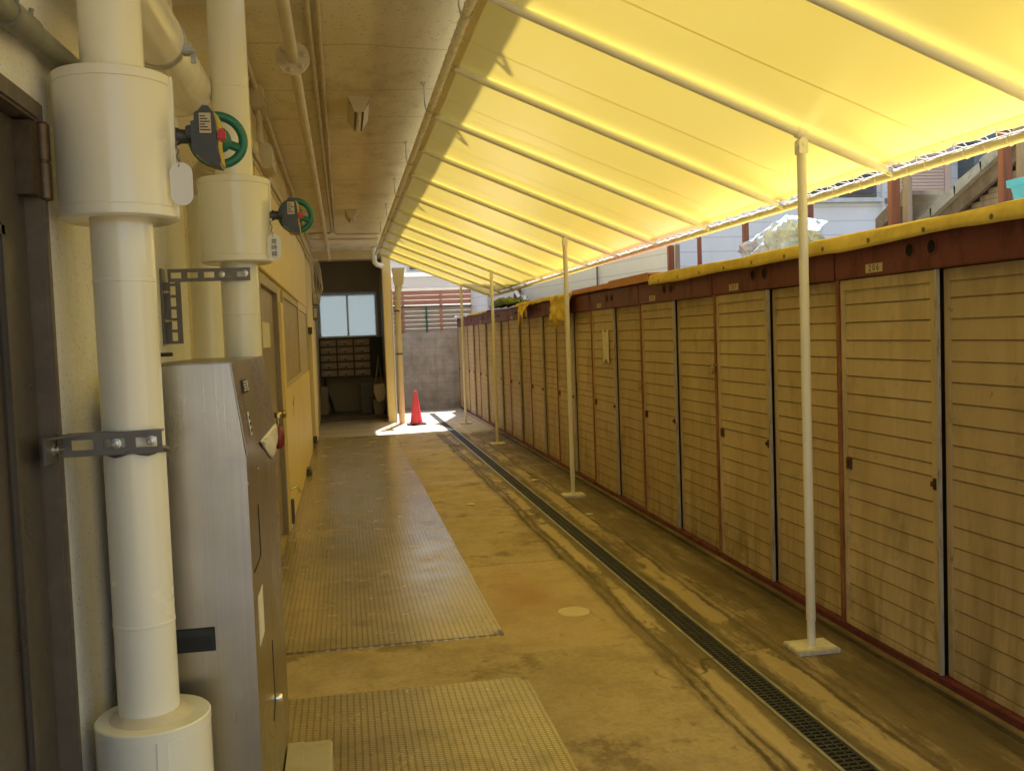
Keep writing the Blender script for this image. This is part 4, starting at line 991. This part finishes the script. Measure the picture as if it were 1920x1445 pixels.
def rag(y0, y1, z0, lab, seed, tip):
    m = MB()
    def f(u, v):
        yy = y0+(y1-y0)*u; zt = 1.965; zb = z0+tip(u)+.10*nz((u*6, seed, 1))+.05*nz((u*23, seed, 2)); zz = zt+(zb-zt)*v
        c = (y0+y1)/2; yy = yy+(c-yy)*.25*v*v
        x = 2.346-.035*v*abs(sin(u*7+seed))-.02*v-.022*nz((u*5, v*4, seed))-.012*nz((u*16, v*9, seed))
        return (x, yy, zz)
    m.grid(f, 22, 14)
    for i in range(34):
        u = random.random(); a = Vector(f(u, .9+.1*random.random())); d = Vector((-.01+.02*random.random(), .05*(random.random()-.5), -.03-.09*random.random()))
        m.tube([a, a+d*.5+Vector((0, .01*random.random(), 0)), a+d], .0022, 4)
    o = m.obj('tarp_rag', 'tarp_old'); s_ = o.modifiers.new('thick', 'SOLIDIFY'); s_.thickness = .002
    return tag(o, lab, 'rag', 'frayed yellow rags hanging from the roofs')
rag(9.75, 10.75, 1.66, 'wide frayed yellow rag hanging beside the second awning post', 2, lambda u: .05*u)
rag(11.85, 12.75, 1.72, 'narrow pointed yellow rag hanging between the second and third posts', 5, lambda u: .16*(1-u) if u < .75 else .0+.02*(u-.75))
def bundle(cx, cy, lx, ly, h, mat, name, lab, cat, z=1.98, n=9, seed=1):
    m = MB(); rnd = random.Random(seed)
    for k in range(n):
        pts = []; ox = (rnd.random()-.5)*lx; a = rnd.random()*6
        for i in range(9):
            t = i/8; pts.append((cx+ox+.05*sin(a+t*5), cy+(t-.5)*ly*(.7+.3*rnd.random()), z+.02+h*sin(pi*t)*(.35+.65*rnd.random())*.9))
        m.tube(pts, .03+.012*rnd.random(), 8, radii=[.008]+[.028+.02*rnd.random() for _ in range(7)]+[.008])
    for k in range(160):
        t = rnd.random(); p = Vector((cx+(rnd.random()-.5)*lx, cy+(t-.5)*ly, z+h*sin(pi*t)*rnd.random()+.03)); d = Vector((rnd.random()-.5, rnd.random()-.5, rnd.random()-.3))*.06; e = Vector((rnd.random()-.5, rnd.random()-.5, rnd.random()-.5))*.04
        m.quad(p, p+d, p+d+e, p+e)
    return tag(m.obj(name, mat), lab, cat)
bundle(2.58, 14.7, .3, 2.6, .10, 'tarp_green', 'net_bundle', 'tangled green net bundle lying on the far shed roofs', 'net')
# ---- timber frame behind the sheds
tfm = empty('timber_frame', (3.45, 6, 0), 'row of reddish timber uprights standing behind the near sheds', 'timber frame')
for i, (y, z, w) in enumerate(((4.52, 2.62, .05), (5.55, 2.5, .055), (6.63, 2.42, .04), (7.79, 2.45, .045), (8.86, 2.42, .035), (9.72, 2.42, .06))):
    m = MB(); m.box(3.40, 3.40+w, y-w/2, y+w/2, 0, z, .003); m.obj('upright', 'timber', tfm)
    if i in (0, 1, 5):
        m = MB(); m.box(3.46, 3.50, y-w/2-.06, y-w/2-.01, 0, z, .003); m.obj('brace', 'timber_pale', tfm)
m = MB(); m.box(3.455, 3.49, 3.5, 10.2, 1.80, 1.88); m.obj('rail', 'timber_pale', tfm)
m = MB(); m.box(3.04, 3.395, 3.4, 4.45, 2.02, 2.045); m.obj('shelf', 'timber_pale', tfm)
m = MB(); m.box(3.3, 3.35, 3.42, 3.46, 0, 2.02); m.box(3.3, 3.35, 4.38, 4.42, 0, 2.02); m.obj('shelf_leg', 'timber_pale', tfm)
tb = MB(); 
def rr_(z, e): return [(3.12-e, 3.45-e), (3.36+e, 3.45-e), (3.36+e, 4.08+e), (3.12-e, 4.08+e)]
rings = [(2.046, -.02), (2.15, 0), (2.152, .012), (2.185, .014), (2.187, 0.005), (2.187, -.01), (2.06, -.03)]
vs = [[tb.b.verts.new((x, y, z)) for x, y in rr_(z, e)] for z, e in rings]
for A, B in zip(vs, vs[1:]):
    for j in range(4): tb.b.faces.new((A[j], A[(j+1) % 4], B[(j+1) % 4], B[j]))
tb.b.faces.new(vs[0][::-1]); tb.b.faces.new(vs[-1])
tag(tb.obj('plastic_tub', 'blue', smooth=0), 'turquoise plastic tub on a shelf behind the nearest sheds', 'tub')
m = MB()
def shf(u, v):
    y = 6.1+1.55*u; h = 2.36-.22*abs(u-.42)**1.2*1.6; z = 1.7+(h-1.7)*v; x = 3.28-.10*v*0+.10*nz((u*5, v*4, 3))+.05*nz((u*13, v*9, 8))
    return (x, y, z+.02*nz((u*9, 2, 1)))
m.grid(shf, 40, 24); o = m.obj('plastic_sheet', 'plastic', smooth=25); s_ = o.modifiers.new('thick', 'SOLIDIFY'); s_.thickness = .004
tag(o, 'crumpled silvery plastic sheet draped over the timber uprights', 'plastic sheet')

# ================================================================ NEIGHBOURING HOUSES
h1 = empty('grey_house', (5, 14, 0), 'tall pale grey lap-sided house close behind the sheds', 'house')
C0 = Vector((2.78, 21.1, 0)); C1 = Vector((4.37, 12.36, 0)); HH = 8.6
m = MB()
poly = [(C0.x, C0.y), (C1.x, C1.y), (8.62, 12.36), (9.6, 12.36), (9.6, 21.1)]
m.prism(poly[:3]+[(8.62, 21.1)], 'z', 0, HH); m.obj('wall', 'siding', h1, smooth=0)
m = MB(); m.box(8.62, 13, 12.0, 21.1, 0, HH); m.obj('wall', 'siding_blue', h1)
m = MB(); m.prism([(C0.x-.12, C0.y+.1), (C1.x-.12, C1.y-.2), (13, 12.1), (13, 21.2)], 'z', HH, HH+.12); m.obj('roof', 'grey_band', h1)
m = MB(); m.box(6.3, 7.34, 12.30, 12.36, 3.25, 4.4); wv = m.obj('window', 'bronze_frame', h1)
m = MB(); m.box(6.36, 7.28, 12.28, 12.302, 3.31, 4.34); m.obj('pane', 'glass_dark', wv)
m = MB(); m.box(6.2, 7.42, 12.26, 12.36, 3.19, 3.248); m.obj('sill', 'galv_frame', wv)
m = MB(); 
for i in range(22): m.prism([(12.30, 3.36+i*.045), (12.285, 3.365+i*.045), (12.285, 3.395+i*.045), (12.30, 3.405+i*.045)], 'x', 7.68, 8.36)
m.box(7.68, 8.36, 12.30, 12.36, 3.34, 4.4)
sh = m.obj('shutter', 'salmon', h1, smooth=0)
m = MB(); m.box(7.60, 7.678, 12.27, 12.36, 3.30, 4.45); m.box(8.362, 8.46, 12.27, 12.36, 3.30, 4.45); m.box(7.60, 8.46, 12.27, 12.36, 3.245, 3.298); m.obj('frame', 'salmon', sh)
m = MB(); m.box(7.5, 8.6, 12.25, 12.36, 3.17, 3.243); m.obj('sill', 'grey_band', sh)
m = MB(); m.tube([(7.43, 12.30, 0), (7.43, 12.30, 5)], .018, 10); m.obj('cable_duct', 'white_pipe', h1)
m = MB(); m.tube([(4.40, 12.31, 0), (4.40, 12.31, 7)], .035, 12); m.obj('corner_pipe', 'white_pipe', h1)
dirw = (C1-C0).normalized(); nrm = Vector((-dirw.y*-1, dirw.x*-1, 0)); nrm = Vector((dirw.y, -dirw.x, 0))
for tpos, (za, zb), r_ in ((.746, (1, 2.75), .014),):
    q = C0.lerp(C1, tpos)+nrm*.03
    m = MB(); m.tube([(q.x, q.y, 0), (q.x, q.y, 2.72)], r_, 8); m.tube([(q.x-.02, q.y+.5, 2.68), (q.x, q.y, 2.66), (q.x, q.y-.45, 2.72)], .008, 6); m.obj('cable_duct', 'bin', h1)
q = C0.lerp(C1, .36)+nrm*.06
m = MB(); m.tube([(q.x, q.y, 0), (q.x, q.y, 2.14), (q.x-.03, q.y+.05, 2.22), (q.x-.02, q.y+.12, 2.3), (q.x, q.y-.1, 2.36)], .05, 12)
tag(m.obj('drain_pipe', 'red_pipe'), 'rust red drain pipe curving up behind the far shed roofs', 'pipe')
m = MB(); m.tube([(q.x-.05, q.y-.12, 2.33), (q.x-.05, q.y-.4, 2.22), (q.x-.05, q.y-.9, 2.2), (q.x-.05, q.y-1.05, 2.12), (q.x-.05, q.y-1.1, 0)], .04, 12)
tag(m.obj('drain_pipe', 'white_pipe'), 'white drain pipe bending down beside the rust red one', 'pipe')
q = C0.lerp(C1, .16)+nrm*.05
m = MB(); m.tube([(q.x, q.y, 0), (q.x, q.y, 6)], .035, 10); m.obj('downpipe', 'white_pipe', h1)
# old tiled lean-to roof, gable verge towards the sheds
rf = empty('tiled_roof_house', (6, 8, 0), 'old low house with mossy pale verge tiles above the near sheds', 'house')
def rz_(y): return 3.05-.42*(y-7.28)
m = MB(); m.prism([(8.75, rz_(8.75)-.17), (3.6, rz_(3.6)-.17), (3.6, rz_(3.6)-.03), (8.75, rz_(8.75)-.03)], 'x', 5.66, 5.70); m.obj('bargeboard', 'barge', rf)
m = MB(); m.prism([(8.4, 0), (3.6, 0), (3.6, rz_(3.6)-.17), (8.4, rz_(8.4)-.17)], 'x', 5.76, 8.4); m.obj('wall', 'barge', rf)
m = MB()
for i in range(26): z = 2.0+i*.05; m.box(5.745, 5.757, 3.7, 8.38-max(0, (z-2.45)/.42+.1), z, z+.046)
m.obj('slat_screen', 'timber_pale', rf)
for i in range(14):
    y = 8.82-i*.37; m = MB(); m.prism([(y, rz_(y)-.035), (y-.38, rz_(y-.38)-.035), (y-.38, rz_(y-.38)+.05), (y-.02, rz_(y)+.085), (y+.02, rz_(y)+.06)], 'x', 5.60, 5.78); m.obj('verge_tile', 'tile', rf)
m = MB(); m.prism([(8.8, rz_(8.8)-.02), (3.6, rz_(3.6)-.02), (3.6, rz_(3.6)+.02), (8.8, rz_(8.8)+.02)], 'x', 5.79, 8.5); m.obj('roof', 'tile', rf)
m = MB(); m.prism([(9.0, 2.44), (9.0, 2.58), (8.45, 2.82), (8.45, 2.68)], 'x', 5.35, 5.39); m.prism([(9.0, 2.50), (9.0, 2.54), (8.45, 2.78), (8.45, 2.74)], 'x', 5.39, 5.75); m.obj('rear_bargeboard', 'barge', rf)

# ================================================================ FAR END
bw = MB(); bw.box(.93, 4.6, 20.8, 20.92, 0, 1.66)
tag(bw.obj('block_wall', 'block'), 'grey concrete block wall closing the end of the passage', 'wall')
m = MB(); m.box(1.05, 1.55, 20.66, 20.79, 0, .05); m.box(1.6, 2.15, 20.68, 20.79, 0, .07)
tag(m.obj('loose_kerb', 'block'), 'loose grey kerb pieces lying along the foot of the block wall', 'kerb stones')
fe = empty('slat_fence', (2.2, 21.1, 0), 'slatted fence with terracotta upper boards above the block wall', 'fence')
m = MB()
for i in range(3): m.box(.95, 3.05, 21.02, 21.04, 2.27+i*.105, 2.27+i*.105+.092)
m.obj('upper_boards', 'terracotta', fe)
m = MB()
for i in range(6):
    z = 1.66+i*.095; m.box(.95, 3.05, 21.02, 21.04, z, z+.087)
m.obj('lower_boards', 'slat_brown', fe)
for x in (1.12, 1.27, 2.1, 2.98):
    m = MB(); m.box(x, x+.055, 20.985, 21.018, 1.5, 2.57); m.obj('post', 'terracotta', fe)
m = MB(); m.tube([(.95, 20.97, 2.235), (3.05, 20.97, 2.22)], .014, 8); m.obj('top_wire', 'hinge', fe)
for x in (1.18, 1.24, 1.80, 2.92):
    m = MB(); m.tube([(x, 20.96, 1.3), (x, 20.96, 2.23 if x < 2.5 else 2.38)], .02 if x < 2.5 else .03, 10); m.box(x-.04, x+.04, 20.95, 20.97, 2.0, 2.02); m.obj('net_post', 'netpost', fe)
fh = empty('white_house', (3, 27, 0), 'white rendered house behind the slatted fence', 'house')
m = MB(); m.box(.8, 9, 25.2, 32, 0, 2.9); m.obj('wall', 'white_render', fh)
m = MB(); m.box(.6, 9, 24.9, 25.2, 2.85, 3.12); m.obj('fascia', 'grey_band', fh)
m = MB(); m.box(.5, 9, 24.85, 32, 3.12, 3.22); m.obj('eave', 'white_render', fh)
m = MB(); m.box(1.0, 9, 25.6, 32, 3.22, 3.62); m.obj('upper_wall', 'white_render', fh)
m = MB(); m.box(1.75, 2.5, 25.56, 25.6, 3.32, 3.56); wv = m.obj('window', 'galv_frame', fh)
m = MB(); m.box(1.8, 2.45, 25.54, 25.562, 3.35, 3.53); m.obj('pane', 'glass_dark', wv)
m = MB(); m.box(.8, 9, 25.2, 32, 3.62, 3.7); m.obj('roof', 'grey_band', fh)
# ---- downpipe with hopper
dp = empty('downpipe', (.98, 17.6, 0), 'pale yellow downpipe with a tapered hopper head beside the column', 'downpipe')
m = MB()
A = [(-.105, -.07, 2.80), (.105, -.07, 2.80), (.105, .07, 2.80), (-.105, .07, 2.80)]; 
def ring(w, d, z): return [m.b.verts.new((1.03+sx*w, 17.62+sy*d, z)) for sx, sy in ((-1, -1), (1, -1), (1, 1), (-1, 1))]
R = [ring(.108, .08, 2.83), ring(.112, .084, 2.80), ring(.104, .08, 2.78), ring(.088, .07, 2.56), ring(.06, .055, 2.50)]
for a, b in zip(R, R[1:]):
    for j in range(4): m.b.faces.new((a[j], a[(j+1) % 4], b[(j+1) % 4], b[j]))
m.b.faces.new(R[0]); m.b.faces.new(R[-1][::-1])
m.obj('hopper', 'col_yellow', dp, smooth=20)
m = MB(); m.tube([(1.03, 17.62, 2.50), (1.02, 17.62, 2.44), (1.0, 17.62, 2.38), (.99, 17.62, .0)], .06, 20, radii=[.075, .062, .056, .056]); m.obj('pipe', 'pale_yellow', dp)
for z in (2.05, 1.27):
    m = MB(); m.tube([(.99, 17.62, z-.015), (.99, 17.62, z+.015)], .061, 20); m.tube([(.93, 17.65, z), (.93, 17.9, z)], .008, 6); m.obj('clamp', 'bin', dp)
m = MB(); m.tube([(.90, 17.72, 0), (.90, 17.72, 2.45)], .016, 10); tag(m.obj('drain_pipe', 'white_pipe'), 'thin white pipe between the column and the hopper downpipe', 'pipe')
# ---- traffic cone
cn = empty('traffic_cone', (1.22, 17.2, 0), 'red traffic cone standing in the sunlit patch', 'traffic cone')
m = MB(); m.lathe([(.124, .028), (.122, .04), (.110, .055), (.032, .565), (.028, .59), (.020, .603), (0, .606)], (1.22, 17.2, 0), 36); m.obj('body', 'cone', cn)
m = MB(); m.box(1.05, 1.39, 17.03, 17.37, 0, .028, .008); m.obj('base', 'rubber', cn)
# ---- mailboxes
mb = empty('mailbox_bank', (0, 20.45, .8), 'bank of brown apartment mailboxes under the porch window', 'mailboxes')
X0, Z0, CW, CH = -.50, .80, .345, .158
m = MB(); m.box(X0, X0+3*CW+.14, 20.36, 20.598, Z0-.01, Z0+5*CH+.02)
m.obj('cabinet', 'mail_frame', mb)
for r in range(5):
    for c in range(3):
        x = X0+.02+c*CW; z = Z0+.012+r*CH
        m = MB(); m.box(x, x+CW-.03, 20.345, 20.36, z, z+.105, .003); m.box(x, x+CW-.03, 20.35, 20.36, z+.108, z+.125); o = m.obj('mailbox_door', 'mailbox', mb)
        m = MB(); m.lathe([(0, 0), (.018, 0), (.018, -.014), (0, -.016)], (x+(CW-.03)/2, 20.345, z+.028), 10, 'y'); m.obj('knob', 'dark', o)
        m = MB(); m.box(x+.06, x+.2, 20.342, 20.3445, z+.07, z+.085); m.obj('name_card', 'board_beige', o)
m = MB(); m.box(.56, .798, 20.25, 20.34, .76, 1.60, .004); tag(m.obj('notice_board', 'charcoal'), 'dark panel board standing beside the mailboxes', 'board')
# ---- porch clutter
m = MB(); m.tube([(.67, 19.5, 1.22), (.60, 19.55, .62), (.53, 19.6, .38)], .012, 8); tag(m.obj('broom_handle', 'wood_stick'), 'orange brown broom handle leaning by the porch side wall', 'broom')
pb = empty('paper_bag', (.66, 19.2, .4), 'kraft paper bag hanging by its straps beside the column', 'bag')
m = MB(); m.prism([(.55, .66), (.75, .68), (.78, .50), (.74, .36), (.62, .30), (.54, .52)], 'y', 19.12, 19.20); m.obj('sack', 'paper', pb)
m = MB(); m.tube([(.57, 19.16, .66), (.655, 19.17, 1.2), (.71, 19.16, .68)], .007, 6); m.obj('strap', 'pipe_old', pb)
m = MB()
for i in range(7):
    x = .57+.026*i; m.quad((x, 19.13, .66), (x+.02, 19.13, .67), (x+.03, 19.12, .70+.01*(i % 2)), (x+.005, 19.12, .70))
m.obj('leaf_tops', 'leaf', pb)
def bin_(x, y, w, h, mat, lab, lid):
    t = empty('waste_bin', (x, y, 0), lab, 'bin')
    m = MB(); R = []
    for z, k in ((.05, .8), (h*.9, 1.0)):
        R.append([m.b.verts.new((x+sx*w*k/2, y+sy*w*k/2, z)) for sx, sy in ((-1, -1), (1, -1), (1, 1), (-1, 1))])
    for j in range(4): m.b.faces.new((R[0][j], R[0][(j+1) % 4], R[1][(j+1) % 4], R[1][j]))
    m.b.faces.new(R[0][::-1]); m.b.faces.new(R[1]); m.obj('tub', mat, t, smooth=0)
    m = MB(); m.prism([(x-w*.53, h*.9), (x+w*.53, h*.9), (x+w*.5, h*.95), (x+w*.2, h), (x-w*.3, h), (x-w*.5, h*.95)], 'y', y-w*.53, y+w*.53); m.obj('lid', lid, t)
bin_(.42, 20.05, .26, .66, 'bin', 'dark grey lidded bin below the mailboxes', 'bin')
bin_(.64, 19.55, .22, .36, 'bin_beige', 'low beige bin under the hanging paper bag', 'bin_beige')
# low old cupboard at the left of the porch
m = MB(); m.tube([(-.42, 20.3, .78), (-.40, 20.28, .52), (-.30, 20.25, .22), (-.26, 20.2, .05)], .03, 10, radii=[.02, .03, .035, .03]); tag(m.obj('hose', 'rubber'), 'dark hose drooping from the wall left of the porch', 'hose')
m = MB(); m.box(-.508, -.36, 19.9, 20.3, .05, .62, .01); tag(m.obj('water_tank', 'bin_beige'), 'low beige box against the porch wall beside the dark hose', 'box')
# ---- litter
for i, (x, y, s, lab) in enumerate(((1.08, 8.71, .035, 'scrap of white litter on the concrete past the floor plate'), (1.536, 9.2, .03, 'scrap of white litter beside the drain channel'), (1.98, 7.85, .03, 'scrap of pale litter between the drain and the sheds'), (1.02, 11.3, .025, 'tiny white litter scrap halfway along the concrete'), (1.93, 9.9, .04, 'flattened pale litter near the second awning post'))):
    m = MB(); m.grid(lambda u, v: (x+s*(u-.5)*2+.006*sin(5*v), y+s*(v-.5)*2, .006+.012*abs(nz((u*3+i, v*3, 1)))), 4, 4); o = m.obj('litter', 'white_paper'); s_ = o.modifiers.new('thick', 'SOLIDIFY'); s_.thickness = .002
    tag(o, lab, 'litter', 'scraps of litter on the concrete')
bpy.context.view_layer.update()
